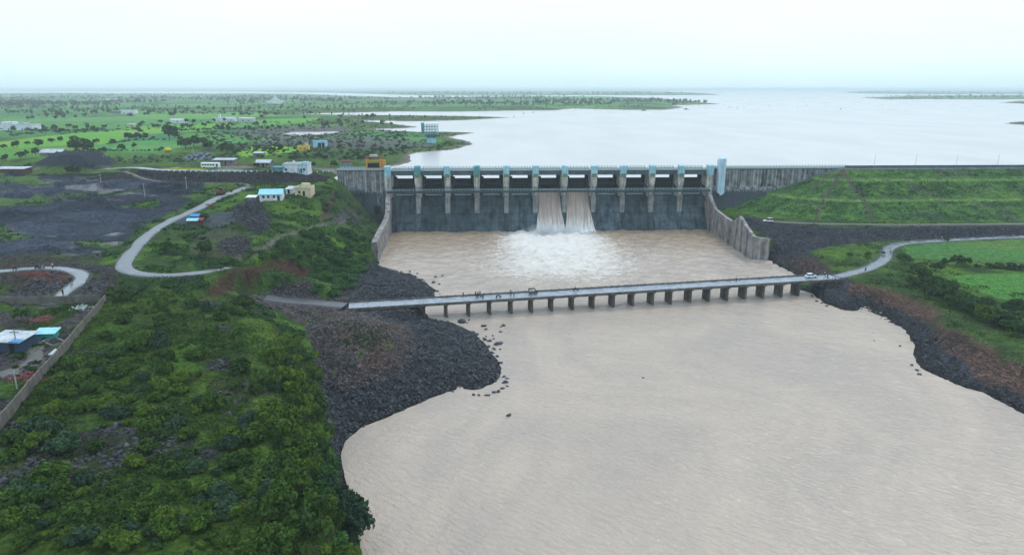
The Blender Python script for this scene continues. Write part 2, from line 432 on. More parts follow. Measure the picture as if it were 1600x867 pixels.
far_land = [RP([(-900,143.5),(330,143),(420,144),(519,145.2),(600,147.8),(654,149.2),(760,150),(927,149.2),(1028,149.2),(1128,148.8),(1110,146.5),(1079,144.8),(1000,143.0)]) + [(16000, 42000), (-60000, 42000)],
            RP([(1311,144.6),(1352,146.6),(1480,147.6),(1560,147.6),(2600,147),(2600,142)]) + [(60000, 42000), (22000, 42000)],
            RP([(1342,153),(1385,155.6),(1454,155.2),(1543,156),(1640,155.4),(1900,154.5),(1640,149.5),(1454,150.3)]),
            RP([(1562,160.8),(1600,162.6),(1700,162.6),(1700,157),(1590,158)]),
            RP([(1566,193.4),(1600,195.8),(1700,197),(1700,189.5),(1590,190.4)])]
lagoon = RP([(443,209.8),(458,206.4),(500,205.9),(537,204.3),(522,208),(482,211.6),(455,212)])
def far_h(x, y):
    sd = sdpoly(x, y, land_main, 400)
    for p in far_land: sd = np.maximum(sd, sdpoly(x, y, p, 400))
    jag = (fbm(x / 14, y / 14, 5, 3) - .5) * 8 * np.clip(y / 900, 0.6, 4)
    sd2 = sd + jag
    sl = sdpoly(x, y, lagoon, 120)
    sd2 = np.minimum(sd2, -sl + jag * .3)
    h = RES_Z + np.clip(sd2 * 0.06, -4, 0.9) + 3.2 * sstep(12, 120, sd2) + 2.0 * (fbm(x / 160, y / 160, 8, 3) - .4) * sstep(20, 150, sd2)
    h = h + (fbm(x / 1500, y / 2500, 3, 3)) * 30 * sstep(11000, 20000, y) * sstep(0, 400, sd2 + 1)
    return h, sd2

RGHT_X = 225.0                       # where the earth embankment starts, along the dam
def hgt(x, y, detail=True):
    x = np.asarray(x, float); y = np.asarray(y, float)
    u, v = to_dam(x, y)
    near = bil(G, x, y)
    inside = (u > np.interp(v, [-70, -20, -7, 2], [4.5, 2.4, 1.7, 1.3]) - 1.3) & (u < np.interp(v, [-66, -53, -15, 2], [162.2, 162.5, 163.4, 163.6]) + 1.0) & (v > -70) & (v < 12)
    near = np.where(inside, np.minimum(near, -3.5), near)
    fh = np.full(x.shape, 24.0); sd = np.full(x.shape, 100.0); kf = y > 335
    if kf.any(): fh[kf], sd[kf] = far_h(x[kf], y[kf])
    # behind the dam: reservoir bed, blending to land on the left flank
    left = 1 - sstep(-45, -27, u)
    wv = np.where(v > 10, 1.0, 0.0) * (1 - left) + left * sstep(18, 70, v)
    h = near * (1 - wv) + fh * wv
    h = np.where((v > 10) & (u > -30), np.where(sd > 0, fh, np.minimum(fh, 19)), h)
    return h
def hz(x, y): return float(final_h(np.array([x]), np.array([y]))[0])
# ---- ray against the bare terrain
def hit(px, py):
    d = ray(px, py); o = Vector((0, 0, CAM_H))
    t = np.concatenate([np.arange(60, 700, 1.0), np.geomspace(700, 30000, 1500)])
    X = d.x * t; Y = d.y * t; Z = CAM_H + d.z * t
    h = hgt(X, Y)
    k = np.argmax(Z < h)
    if k == 0: return at(px, py, RES_Z)
    a, b = t[k - 1], t[k]
    za = Z[k - 1] - h[k - 1]; zb = Z[k] - h[k]
    tt = a + (b - a) * za / (za - zb + 1e-12)
    return Vector((d.x * tt, d.y * tt, CAM_H + d.z * tt))
def HP(l): return [hit(px, py) for px, py in l]

# ---- roads (centre lines run over the ground)
def smooth_line(pts, step=2.0, n=3):
    p = np.array([tuple(q) for q in pts], float)
    for _ in range(n):                                  # Chaikin
        q = np.empty((2 * len(p) - 2, 3)); q[0::2] = .75 * p[:-1] + .25 * p[1:]; q[1::2] = .25 * p[:-1] + .75 * p[1:]
        p = np.vstack([p[:1], q, p[-1:]])
    s = np.r_[0, np.cumsum(np.hypot(*(p[1:, :2] - p[:-1, :2]).T))]
    k = np.arange(0, s[-1], step)
    p = np.stack([np.interp(k, s, p[:, i]) for i in range(3)], 1)
    z = p[:, 2].copy()
    for _ in range(12): z[1:-1] = (z[:-2] + z[1:-1] * 2 + z[2:]) / 4
    p[:, 2] = z
    return p
BR_A = at(545, 478, 5.0); BR_B = at(1306, 432.5, 5.6)
r_hair = smooth_line(HP([(386,293),(360,302),(335,312),(312,325),(290,335),(262,347),(236,363),(216,383),(201,400),(191,414),(198,424),(222,429),(256,430.5),(300,428),(330,423),(352,418)]))
r_low = smooth_line(HP([(-40,426),(6,424),(50,419),(90,418),(122,424),(130,432),(122,441),(108,452),(92,464),(72,480)]))
r_bank = smooth_line(HP([(160,265),(190,262.5),(215,261.5),(240,265.5),(280,266.5),(340,267),(420,267),(520,267.3)]))
r_spur = smooth_line(HP([(195,268),(215,276),(240,284),(300,286.5),(390,286.5),(386,293)]))
r_east = smooth_line([BR_B] + HP([(1326,428),(1352,421),(1374,411),(1386,400),(1385,390),(1396,383),(1420,379),(1460,376.5),(1520,373),(1600,370),(1760,365),(2000,361)]))
r_west = smooth_line([at(415,465,8.2), at(460,471,6.6), at(510,475,5.25), BR_A])
_bd = (BR_B - BR_A).normalized()
r_abut = np.array([(BR_A.x + _bd.x * (k + .5), BR_A.y + _bd.y * (k + .5), 4.2) for k in range(0, 15, 2)])
r_toe = smooth_line(HP([(1205,346),(1230,348),(1300,350.5),(1400,351.5),(1500,351),(1600,350),(2000,347)]))
r_yard = smooth_line(HP([(30,518),(48,532),(58,548),(60,562),(40,574),(10,584),(-30,596)]))
ROADS = [(r_abut, 3.8), (r_hair, 1.9), (r_low, 1.75), (r_bank, 2.2), (r_spur, 1.0), (r_east, 2.3), (r_west, 3.2), (r_toe, 1.6), (r_yard, 1.6)]
ROADTOP = 0.12

# zones, traced on the ground
Z_spoil = HP([(-400,420),(-400,268),(5,276),(60,275),(130,274),(200,278),(240,284),(262,289),(340,288),(366,289),(352,297),(322,307),(285,323),(240,345),(225,352),(205,370),(180,392),(150,404),(100,397),(40,399),(-10,404)])
Z_ter = HP([(-200,400),(60,394),(150,401),(192,420),(192,450),(165,470),(60,474),(-200,474)])
Z_open = HP([(378,500),(418,500),(436,545),(428,620),(430,700),(424,780),(418,862),(378,862),(398,760),(392,680),(388,600)])
Z_slope = HP([(522,292),(545,300),(600,340),(580,372),(566,362),(540,352),(515,352),(512,330)])
Z_terred = HP([(18,426),(60,424),(98,425),(112,433),(84,448),(60,436),(30,432)])
Z_gully = HP([(518,298),(529,300),(520,320),(512,342),(500,347),(507,326)])
Z_gstone = HP([(518,338),(543,324),(565,334),(556,352),(525,353)])
L_track = HP([(372,404),(392,397),(413,388),(444,368),(486,357),(514,350),(540,344)])
Z_heap = HP([(52,262),(70,256),(100,253),(150,252),(186,256),(180,261),(150,267),(100,268),(70,267)])
Z_rub_w = [at(*q) for q in shoreW[:27]] + HP([(520,705),(512,660),(505,620),(500,590),(492,545),(478,510),(440,488),(400,474),(370,468)]) + [at(420,452,10), at(480,458,6), at(515,470,5.4), at(545,445,4.4), at(560,425,3.8), at(583,412,1.5)]
Z_red_w = [at(560,520,11), at(600,520,10.5), at(628,545,6.5), at(615,575,5.5), at(580,590,5), at(550,560,8)]
Z_redcut = HP([(318,464),(338,447),(368,430),(395,416),(430,406),(468,411),(486,430),(474,441),(430,421),(402,430),(372,446),(345,464)])
Z_darkm = HP([(375,467),(398,449),(440,440),(480,445),(502,464),(440,471)])
Z_rub_e = HP([(1198,345),(1300,356),(1400,356),(1700,354),(1700,366),(1480,371),(1400,374),(1365,378),(1300,384),(1262,395),(1290,418),(1310,432),(1345,446),(1390,466),(1445,488),(1462,520),(1530,550),(1610,580),(1800,700)]) + \
          [at(*q) for q in shoreE[::-1]][2:] + [dam_w(175, -66, 5), dam_w(168, -50, 9), dam_w(167, -10, 10)]
Z_soil_e = HP([(1330,444),(1400,452),(1440,468),(1468,486),(1478,512),(1540,540),(1700,610),(1700,690),(1596,650),(1558,622),(1530,600),(1500,562),(1470,520),(1440,500),(1405,488),(1360,462),(1330,460)])
Z_soil_e2 = HP([(1210,402),(1235,398),(1275,402),(1305,416),(1290,428),(1250,429),(1225,412)])
Z_mound = HP([(400,305),(412,322),(425,345),(420,362),(395,368),(372,352),(362,340),(372,322)])
Z_mound2 = HP([(340,385),(370,368),(392,372),(385,395),(350,402)])
Z_camp = HP([(262,350),(290,336),(350,330),(380,338),(360,352),(320,358)])
Z_brown = HP([(300,372),(340,352),(392,372),(385,402),(335,405),(290,398)])
Z_quarry = HP([(395,228),(430,212),(520,213),(610,216),(660,222),(690,228),(600,232),(520,232),(470,226)])
Z_quarry2 = HP([(360,206),(430,198),(540,198),(560,204),(445,206),(420,216),(380,214)])
Z_pad = HP([(286,250),(300,240),(325,238),(332,246),(320,250)])
Z_pad2 = HP([(330,268),(345,262),(430,258),(530,264),(530,268)])
Z_yard = HP([(-200,475),(165,472),(140,490),(110,515),(80,560),(45,600),(5,655),(-200,760)])
Z_strip = HP([(250,262),(300,262),(330,266),(300,268),(262,267)])
fields = [(HP([(-300,223),(5,222),(60,214),(120,208),(180,204),(230,197),(330,193),(372,192),(350,203),(280,207),(205,212),(170,226),(110,226),(60,231),(5,236),(-300,240)]), (0.10, 0.24, 0.035)),
          (HP([(-300,240),(60,232),(110,228),(160,232),(120,240),(60,245),(5,250),(-300,255)]), (0.075, 0.18, 0.035)),
          (HP([(165,237),(190,225),(230,220),(290,222),(280,231),(250,238),(200,238)]), (0.060, 0.19, 0.05)),
          (HP([(367,240),(400,228),(455,230),(470,237),(420,243),(380,246)]), (0.12, 0.27, 0.03)),
          (HP([(1410,385),(1470,380),(1600,375),(1900,370),(1900,405),(1600,410),(1500,408),(1420,402)]), (0.050, 0.125, 0.032)),
          (HP([(1482,432),(1540,427),(1600,428),(1900,430),(1900,478),(1600,473),(1560,466),(1510,450)]), (0.055, 0.15, 0.028)),
          (HP([(372,190),(420,186),(500,183),(480,192),(400,197)]), (0.085, 0.22, 0.04)),
          (HP([(5,186),(120,184),(230,181),(240,190),(130,190),(5,192)]), (0.08, 0.19, 0.06)),
          (HP([(200,180),(400,176),(440,181),(330,186),(250,187)]), (0.09, 0.22, 0.05))]

def lerp3(c, col, m):
    m = m[:, None]; return c * (1 - m) + np.array(col)[None, :] * m
def terrain_attrs(x, y, h, sd_far, want_col=True):
    """base colour, stoniness mask and extra relief, all fixed to the ground"""
    n = len(x)
    n1 = fbm(x / 9, y / 9, 21, 4); n2 = fbm(x / 2.6, y / 2.6, 31, 3); n3 = fbm(x / 35, y / 35, 41, 3)
    wig = (n1 - .5) * 9 + (n2 - .5) * 3
    col = np.zeros((n, 3)); stone = np.zeros(n); wet = np.zeros(n); dz = np.zeros(n)
    u, v = to_dam(x, y)
    # grass and scrub everywhere by default
    g1 = np.array([0.026, 0.052, 0.013]); g2 = np.array([0.055, 0.110, 0.014]); g3 = np.array([0.018, 0.032, 0.014])
    t = sstep(.38, .62, n1)[:, None]; t2 = sstep(.5, .68, n3)[:, None]; t3 = sstep(.52, .66, n2)[:, None]
    col = g1 * (1 - t) + g2 * t; col = col * (1 - .35 * t3) + g3 * .35 * t3
    col = col * (1 - .35 * t2) + np.array([0.040, 0.060, 0.022]) * .35 * t2
    dz += (n1 - .5) * 1.0 + (n2 - .5) * .5
    def soft(poly, w=2.0, marg=12, wg=1.0): return sstep(-w, w, sdpoly(x, y, poly, marg) + wig * wg)
    # foreground plateau is rougher, with stony bare patches
    fg = (y < 185) & (x < -15) & (h > 9)
    bare = sstep(.56, .64, fbm(x / 11 + 3, y / 11, 77, 4)) * fg
    col = lerp3(col, (0.034, 0.032, 0.034), bare * .8); stone = np.maximum(stone, bare * .8)
    k_ = (fg * sstep(.45, .62, fbm(x / 14 + 30, y / 14, 78, 3)))[:, None]; col = col * (1 - .5 * k_) + np.array([.046, .070, .010]) * .5 * k_
    col = col * (1 - .28 * fg[:, None])
    # far farmland parcels
    far = sstep(430, 520, y) * (sd_far > 25)
    if far.any():
        k = np.clip(y / 900, 1, 4)
        kk = np.where(k < 1.6, 1.0, np.where(k < 2.8, 2.2, 4.5))
        a = .35; xr = (x * math.cos(a) + y * math.sin(a)) / (120 * kk); yr = (-x * math.sin(a) + y * math.cos(a)) / (95 * kk)
        row = np.floor(yr); xr = xr + hsh(row, row * 0, 3) * 2
        c1 = hsh(np.floor(xr), row, 5); c2 = hsh(np.floor(xr), row, 6)
        fc = np.stack([0.035 + .050 * c1, 0.10 + .09 * c1 + .03 * c2, 0.028 + .03 * c2], 1)
        scrub = sstep(.54, .64, fbm(x / 170, y / 170, 55, 3))[:, None]
        fc = fc * (1 - scrub) + col * scrub
        ex = np.abs(xr - np.round(xr)) * 120 * kk; ey = np.abs(yr - np.round(yr)) * 95 * kk
        edge = 1 - sstep(1.5 * kk, 3.5 * kk, np.minimum(ex, ey))
        fc = fc * (1 - .55 * edge[:, None]) + np.array([.03, .055, .025]) * .55 * edge[:, None]
        col = col * (1 - far[:, None]) + fc * far[:, None]
        dz *= (1 - .7 * far)
    # muddy margin of the reservoir
    mud = (sd_far < 400) * (y > 380) * (1 - sstep(3, 16, sd_far / np.clip(y / 900, .6, 4)))
    col = lerp3(col, (0.13, 0.105, 0.085), mud * (sd_far > -50))
    # black spoil ground
    m = soft(Z_ter, 2, 12, .6) * sstep(.36, .52, fbm(x / 9 + 5, y / 7, 171, 3)); col = lerp3(col, (0.040, 0.034, 0.032), m * .9); stone = np.maximum(stone, m * .6); dz += m * (n1 - .45) * 2.5
    m = soft(Z_terred, 1.5, 10, .4); col = lerp3(col, (0.085, 0.030, 0.024), m * .8)
    m = soft(Z_gully, 1, 8, .25); col = lerp3(col, (0.060, 0.032, 0.030), m * .9); dz -= m * .8
    m = soft(Z_gstone, 1, 8, .4); col = lerp3(col, (0.060, 0.055, 0.058), m * .9); stone = np.maximum(stone, m * .8)
    d_, _ = sdline(x, y, L_track, 6); m = 1 - sstep(.5, 1.6, d_ + (n2 - .5)); col = lerp3(col, (0.095, 0.088, 0.078), m * .8)
    sp = soft(Z_spoil, 3, 20)
    g_in = sstep(.53, .62, fbm(x / 22 + 9, y / 12, 61, 4)) * .8
    spc = np.stack([0.014 + .020 * n1, 0.017 + .024 * n1, 0.024 + .032 * n1], 1)
    lane = sstep(.54, .62, fbm(x / 40, y / 14, 91, 3))[:, None]
    spc = spc * (1 + .5 * lane)
    col = col * (1 - sp[:, None]) + (spc * (1 - g_in[:, None]) + np.array([0.062, 0.115, 0.022]) * g_in[:, None]) * sp[:, None]
    stone = np.maximum(stone, sp * (1 - g_in) * .6)
    dz = dz * (1 - .6 * sp) + sp * ((fbm(x / 26, y / 13, 62, 4) - .45) * 4.2 + sstep(.58, .75, fbm(x / 12, y / 9, 63, 3)) * 2.2)
    pud = sp * sstep(.66, .71, fbm(x / 14, y / 6, 64, 3)) * (x < -120)
    wet = np.maximum(wet, pud); dz = dz * (1 - pud)
    ph = sdpoly(x, y, Z_heap, 20)
    hp = sstep(-1, 2, ph)
    col = lerp3(col, (0.022, 0.026, 0.034), hp); stone = np.maximum(stone, hp * .7)
    dz += np.clip((ph + 2) * .72, 0, 8.2) * (x < -180) * (.85 + .3 * n1)
    for Z, c, a_, s_, up in ((Z_mound, (0.024, 0.023, 0.027), 1, .9, 2.6), (Z_mound2, (0.024, 0.023, 0.027), 1, .9, 1.2), (Z_brown, (0.045, 0.040, 0.034), .6, .6, .6), (Z_camp, (0.045, 0.052, 0.062), .9, .4, 0), (Z_quarry, (0.085, 0.080, 0.085), .75, .5, 1.0),
                         (Z_quarry2, (0.085, 0.080, 0.080), .7, .4, 1.5), (Z_pad, (0.10, 0.12, 0.15), 1, .3, 0), (Z_pad2, (0.13, 0.13, 0.12), .7, .3, 0)):
        s_d = sdpoly(x, y, Z, 15); m = sstep(-1.5, 1.5, s_d + wig * .5) * a_
        col = lerp3(col, c, m); stone = np.maximum(stone, m * s_); dz += up * sstep(0, 10, s_d + wig * .3)
    m = soft(Z_yard, 1.5, 12, .4) * sstep(.40, .55, fbm(x / 8, y / 8, 71, 3)); col = lerp3(col, (0.050, 0.044, 0.044), m); stone = np.maximum(stone, m * .7)
    m = soft(Z_strip, 1, 8, .3); col = lerp3(col, (0.17, 0.19, 0.03), m)
    # steep bank under the old road: dark pitching stones
    m = (u < -26) * (u > -190) * (v > -25) * (v < 5) * (h > 27.3) * (h < 30.6)
    col = lerp3(col, (0.027, 0.026, 0.029), m * 1.0); stone = np.maximum(stone, m * 1.0)
    # west rubble bank
    sd = sdpoly(x, y, Z_rub_w, 15); m = sstep(-1.5, 1.0, sd + wig * .35)
    rb = np.stack([0.018 + .016 * n2, 0.019 + .016 * n2, 0.023 + .019 * n2], 1)
    hi = sstep(3.5, 7.5, h + (n1 - .5) * 3)[:, None]
    rb = rb * (1 - hi) + np.array([0.062, 0.048, 0.045]) * (.55 + .8 * n2[:, None]) * hi
    col = col * (1 - m[:, None]) + rb * m[:, None]; stone = np.maximum(stone, m)
    m2 = soft(Z_red_w, 2, 10, .5); col = lerp3(col, (0.070, 0.036, 0.030), m2 * .7)
    gr = m * sstep(.70, .74, fbm(x / 6 + 40, y / 6, 99, 3)) * (h > 2); col = lerp3(col, (0.05, 0.10, 0.02), gr * .7)
    m = soft(Z_darkm, 1.2, 8, .3); col = lerp3(col, (0.040, 0.036, 0.038), m); stone = np.maximum(stone, m); dz += m * 1.2
    m = soft(Z_redcut, 1.2, 8, .25); col = lerp3(col, (0.046, 0.019, 0.017), m * .9); stone = np.maximum(stone, m * .4)
    # east rubble and soil
    m = sstep(-1.5, 1.0, sdpoly(x, y, Z_rub_e, 15) + wig * .35)
    rb = np.stack([0.022 + .022 * n2, 0.023 + .021 * n2, 0.028 + .024 * n2], 1)
    col = col * (1 - m[:, None]) + rb * m[:, None]; stone = np.maximum(stone, m)
    m = soft(Z_soil_e, 1.5, 10, .6); col = lerp3(col, (0.088, 0.052, 0.040), m * .95)
    dk = m * sstep(.5, .62, n1); col = lerp3(col, (0.050, 0.036, 0.032), dk * .6)
    m = soft(Z_soil_e2, 2, 10, .7); col = lerp3(col, (0.075, 0.045, 0.036), m * .6)
    # river-cliff faces stay earthy under the plants
    # bare stone everywhere close to the river line
    m = (y > 100) * (y < 300) * (v < -8) * (1 - sstep(.6, 1.4, h + (n1 - .5) * 2)); col = lerp3(col, (0.028, 0.028, 0.032), m * .95); stone = np.maximum(stone, m)
    m = soft(Z_open, 1.5, 10, .25) * (h > 15); col = lerp3(col, (0.062, 0.105, 0.018), m * .75)
    m = soft(Z_slope, 3, 12, .7) * sstep(.42, .55, n1); col = lerp3(col, (0.034, 0.042, 0.026), m * .8)
    cl = fg * (1 - sstep(13, 17, h)); col = lerp3(col, (0.022, 0.034, 0.014), cl * .8)
    # crops
    for P, c in fields:
        sd = sdpoly(x, y, P, 15); m = sstep(-.8, .8, sd)
        rows = .9 + .2 * fbm(x / 30, y / 30, 14, 3)
        cc = np.array(c)[None, :] * rows[:, None] * np.stack([1 + .5 * sstep(.55, .7, n3), 1 + .1 * n3, np.ones(n)], 1)
        col = col * (1 - m[:, None]) + cc * m[:, None]
        dz *= 1 - .8 * m; stone *= 1 - m
    # shores: wet and dark just above the river line
    wl = (y < 345) * (1 - sstep(.15, .9, h + (n2 - .5) * .6)) * (v < 0)
    col = col * (1 - .35 * wl[:, None])
    dz *= np.where(y < 346, sstep(0.0, 1.6, np.abs(h)), 1)
    dz = dz + (n2 - .5) * 1.1 * stone * sstep(.1, 1.2, h) * (y < 400)
    # roads press the ground flat
    rz = np.zeros(n); rw = np.zeros(n)
    for p, hw in ROADS:
        d, zz = sdline(x, y, p, 14)
        k = 1 - sstep(hw + .8, hw + 6.5, d); up = k > rw
        rz = np.where(up, zz, rz); rw = np.where(up, k, rw)
        m = 1 - sstep(hw + .2, hw + 1.2, d + (n2 - .5)); col = lerp3(col, (0.075, 0.070, 0.062), m * .8)
    return col, stone, wet, dz, rz, rw
def final_h(x, y, attrs=False):
    x = np.asarray(x, float); y = np.asarray(y, float)
    h = hgt(x, y); sdf = np.full(x.shape, 400.0); kf = y > 380
    if kf.any(): sdf[kf] = far_h(x[kf], y[kf])[1]
    col, stone, wet, dz, rz, rw = terrain_attrs(x, y, h, sdf)
    u, v = to_dam(x, y)
    k = np.where((y > 380) & (u > -40), sstep(2, 20, sdf), 1.0)
    k = k * np.where((u > -30) & (u < 180) & (v > -22) & (v < 12), 0.2, 1.0)
    h2 = h + dz * k
    h2 = h2 * (1 - rw) + (rz - .03) * rw
    return (h2, col, stone, wet) if attrs else h2

def build_ground():
    ys = list(np.arange(12, 400, 0.95)); yv = 400.0
    while yv < 42000: ys.append(yv); yv += max(1.6, yv * .0088)
    ys.append(42000.0); ys = np.array(ys)
    ss = np.concatenate([np.linspace(-1.3, -.82, 36, endpoint=False), np.linspace(-.82, .80, 780, endpoint=False), np.linspace(.80, 1.3, 40)])
    Y, Sx = np.meshgrid(ys, ss, indexing='ij'); X = Sx * (Y + 110)
    x = X.ravel(); y = Y.ravel(); Z = np.empty(len(x)); C = np.empty((len(x), 3)); St = np.empty(len(x)); W = np.empty(len(x))
    st = 60000
    for i in range(0, len(x), st):
        Z[i:i+st], C[i:i+st], St[i:i+st], W[i:i+st] = final_h(x[i:i+st], y[i:i+st], True)
    nr, nc = X.shape
    idx = np.arange(nr * nc).reshape(nr, nc)
    f = np.stack([idx[:-1, :-1], idx[:-1, 1:], idx[1:, 1:], idx[1:, :-1]], -1).reshape(-1, 4)
    me = np_mesh("ground", np.stack([x, y, Z], 1), f, [], True)
    set_col(me, "ground_colour", C); set_col(me, "ground_kind", np.stack([St, W, np.zeros(len(x))], 1))
    return link(bpy.data.objects.new("ground", me))
def ground_mat():
    m = mat("ground", (.05, .1, .03), .95, spec=.05); g = NB(m)
    at_ = g.n('ShaderNodeAttribute', attribute_name="ground_colour"); k = g.n('ShaderNodeAttribute', attribute_name="ground_kind")
    sp = g.n('ShaderNodeSeparateColor'); g.l(k.outputs['Color'], sp.inputs[0])
    P = g.pos()
    fine = g.noise(P, 1.4, 5, .7); med = g.noise(P, .35, 5, .65)
    vo = g.n('ShaderNodeTexVoronoi'); vo.inputs['Scale'].default_value = 1.1; g.l(P, vo.inputs['Vector'])
    vo2 = g.n('ShaderNodeTexVoronoi'); vo2.inputs['Scale'].default_value = 2.7; g.l(P, vo2.inputs['Vector'])
    rocky = g.mix(.5, vo.outputs['Color'], vo2.outputs['Color'])
    bw = g.n('ShaderNodeRGBToBW'); g.l(rocky, bw.inputs[0])
    rv = g.ramp(bw.outputs[0], [(.2, .35), (.5, .9), (.8, 2.1)])
    gv = g.ramp(fine, [(.3, .45), (.5, .95), (.7, 1.6)])
    gv = g.mix(1, gv, g.ramp(med, [(.3, .6), (.7, 1.35)]), 'MULTIPLY')
    var = g.mix(sp.outputs[0], gv, rv)
    c = g.mix(1, at_.outputs['Color'], var, 'MULTIPLY')
    c = g.mix(sp.outputs[1], c, (.09, .09, .095))
    g.l(c, g.b.inputs['Base Color'])
    rr = g.n('ShaderNodeMapRange'); g.l(sp.outputs[1], rr.inputs[0]); rr.inputs[3].default_value = .93; rr.inputs[4].default_value = .06
    g.l(rr.outputs[0], g.b.inputs['Roughness'])
    hgt_ = g.mix(sp.outputs[0], g.math('ADD', fine, med), g.math('MULTIPLY', g.math('ADD', vo.outputs['Distance'], vo2.outputs['Distance']), -1.6))
    bs = g.bump(hgt_, .9, .45); 
    g.l(bs, g.b.inputs['Normal'])
    return m
ground = build_ground(); ground.data.materials.append(ground_mat())
tag(ground, "green and stony ground spreading from the near plateau to the far farmland", "ground", kind="structure")

def ribbon(name, p, hw, material, label, top=ROADTOP, wob=.4, kerb=0.0):
    d = np.gradient(p[:, :2], axis=0); d /= np.linalg.norm(d, axis=1)[:, None] + 1e-9
    nrm = np.stack([-d[:, 1], d[:, 0]], 1)
    n = len(p); s = np.arange(n)
    V = []
    offs = [(-1, -.5), (-1, top), (-.5, top + .04), (0, top + .06), (.5, top + .04), (1, top), (1, -.5)]
    for j, (o, dz) in enumerate(offs):
        ww = hw + (vnoise(s / 3.0, s * 0 + (1 if o < 0 else 5), 3) - .5) * 2 * wob
        V.append(np.stack([p[:, 0] + nrm[:, 0] * ww * o, p[:, 1] + nrm[:, 1] * ww * o, p[:, 2] + dz], 1))
    V = np.stack(V, 1).reshape(-1, 3); k = len(offs)
    idx = np.arange(n * k).reshape(n, k)
    f = np.stack([idx[:-1, :-1], idx[1:, :-1], idx[1:, 1:], idx[:-1, 1:]], -1).reshape(-1, 4)[:, ::-1]
    o = link(bpy.data.objects.new(name, np_mesh(name, V, np.ascontiguousarray(f), [material], False)))
    return tag(o, label, "road", kind="structure")
def road_mat(name, c, rough=.55, wetness=.5):
    m = mat(name, c, rough, spec=.5); g = NB(m); P = g.pos()
    a = g.noise(P, .25, 5, .6); b = g.noise(P, 2.0, 4, .6)
    col = g.mix(g.ramp(a, [(.38, 0.), (.62, 1.)]), tuple(q * .62 for q in c), c)
    col = g.mix(1, col, g.ramp(b, [(.3, .7), (.7, 1.2)]), 'MULTIPLY')
    g.l(col, g.b.inputs['Base Color'])
    g.l(g.ramp(a, [(.35, rough * (1 - wetness)), (.6, rough)]), g.b.inputs['Roughness'])
    g.l(g.bump(b, .3, .03), g.b.inputs['Normal'])
    return m
M_conc_road = road_mat("concrete_road", (.15, .165, .18), .55, .25)
M_wet_road = road_mat("wet_asphalt", (.12, .135, .16), .30, .35)
M_dkroad = road_mat("dark_wet_track", (.055, .055, .06), .5, .4)
M_track = road_mat("dirt_track", (.085, .075, .065), .8, .3)
ribbon("road", r_hair, 1.9, M_conc_road, "pale concrete road curving in a hairpin over the green spur")
ribbon("road", r_low, 1.75, M_wet_road, "wet grey road bending behind the walled yard")
ribbon("road", r_bank, 2.2, M_wet_road, "wet road along the top of the old stone bank")
ribbon("road", r_spur, .9, M_track, "narrow pale lane along the foot of the stone bank", wob=.4)
ribbon("road", r_east, 2.3, M_wet_road, "wet road winding from the bridge past the green fields", wob=.1)
ribbon("road", r_west, 2.8, M_dkroad, "dark wet road approaching the bridge over rubble", wob=.6)
ribbon("path", r_toe, 1.5, M_track, "pale track along the foot of the grassy embankment", wob=.4)
ribbon("path", r_yard, 1.4, M_track, "muddy track winding through the walled yard", wob=.5)
# ================================================================== WATER
def foam_mask(x, y):
    u, v = to_dam(x, y)
    # plume below the two open bays, spreading downstream
    t = -v; cu = 82.5 - t * .02
    hw = 20 + t * .12
    m = np.exp(-(np.abs(u - cu) / hw) ** 3) * sstep(3, 8, t) * (1 - .5 * sstep(8, 70, t)) * (1 - sstep(70, 130, t))
    m = m + .25 * np.exp(-((u - cu) / (hw * 2.6)) ** 2) * sstep(3, 20, t) * (1 - sstep(60, 160, t))
    return np.clip(m, 0, 1)
def build_river():
    xs = np.concatenate([np.arange(-75, 150, 0.9), np.arange(150, 420, 6)]); ys = np.concatenate([np.arange(-40, 60, 4), np.arange(60, 360, .9)])
    X, Y = np.meshgrid(xs, ys); x = X.ravel(); y = Y.ravel()
    fm = foam_mask(x, y); u, v = to_dam(x, y); t = -v
    turb = fm + .45 * (1 - sstep(70, 135, t))
    z = turb * ((fbm(x / 4, y / 3, 5, 3) - .5) * 2.4 + (fbm(x / 1.4, y / 1.1, 6, 2) - .5) * .7)
    xr = (x * .8 - y * .6); yr = (x * .6 + y * .8)
    z += (fbm(xr / 7, yr / 2.4, 9, 3) - .5) * .26 + (fbm(xr / 2.6, yr / 1.0, 19, 2) - .5) * .20
    # piers ruffle the stream
    q = np.exp(-((np.interp(x, [BR_A.x, BR_B.x], [BR_A.y, BR_B.y]) - y) / 9) ** 2)
    z += q * (fbm(x / 1.8, y / 1.4, 29, 2) - .5) * .35
    idx = np.arange(len(x)).reshape(X.shape)
    f = np.stack([idx[:-1, :-1], idx[:-1, 1:], idx[1:, 1:], idx[1:, :-1]], -1).reshape(-1, 4)
    yy = (y > 350); 
    me = np_mesh("river", np.stack([x, y, z], 1), f, [], True)
    brown = (1 - sstep(20, 75, t + 25 * (fbm(x / 25, y / 9, 33, 3) - .5))) * (1 - fm)
    set_col(me, "foam", np.stack([fm, np.clip(turb, 0, 1), brown], 1))
    return link(bpy.data.objects.new("river", me))
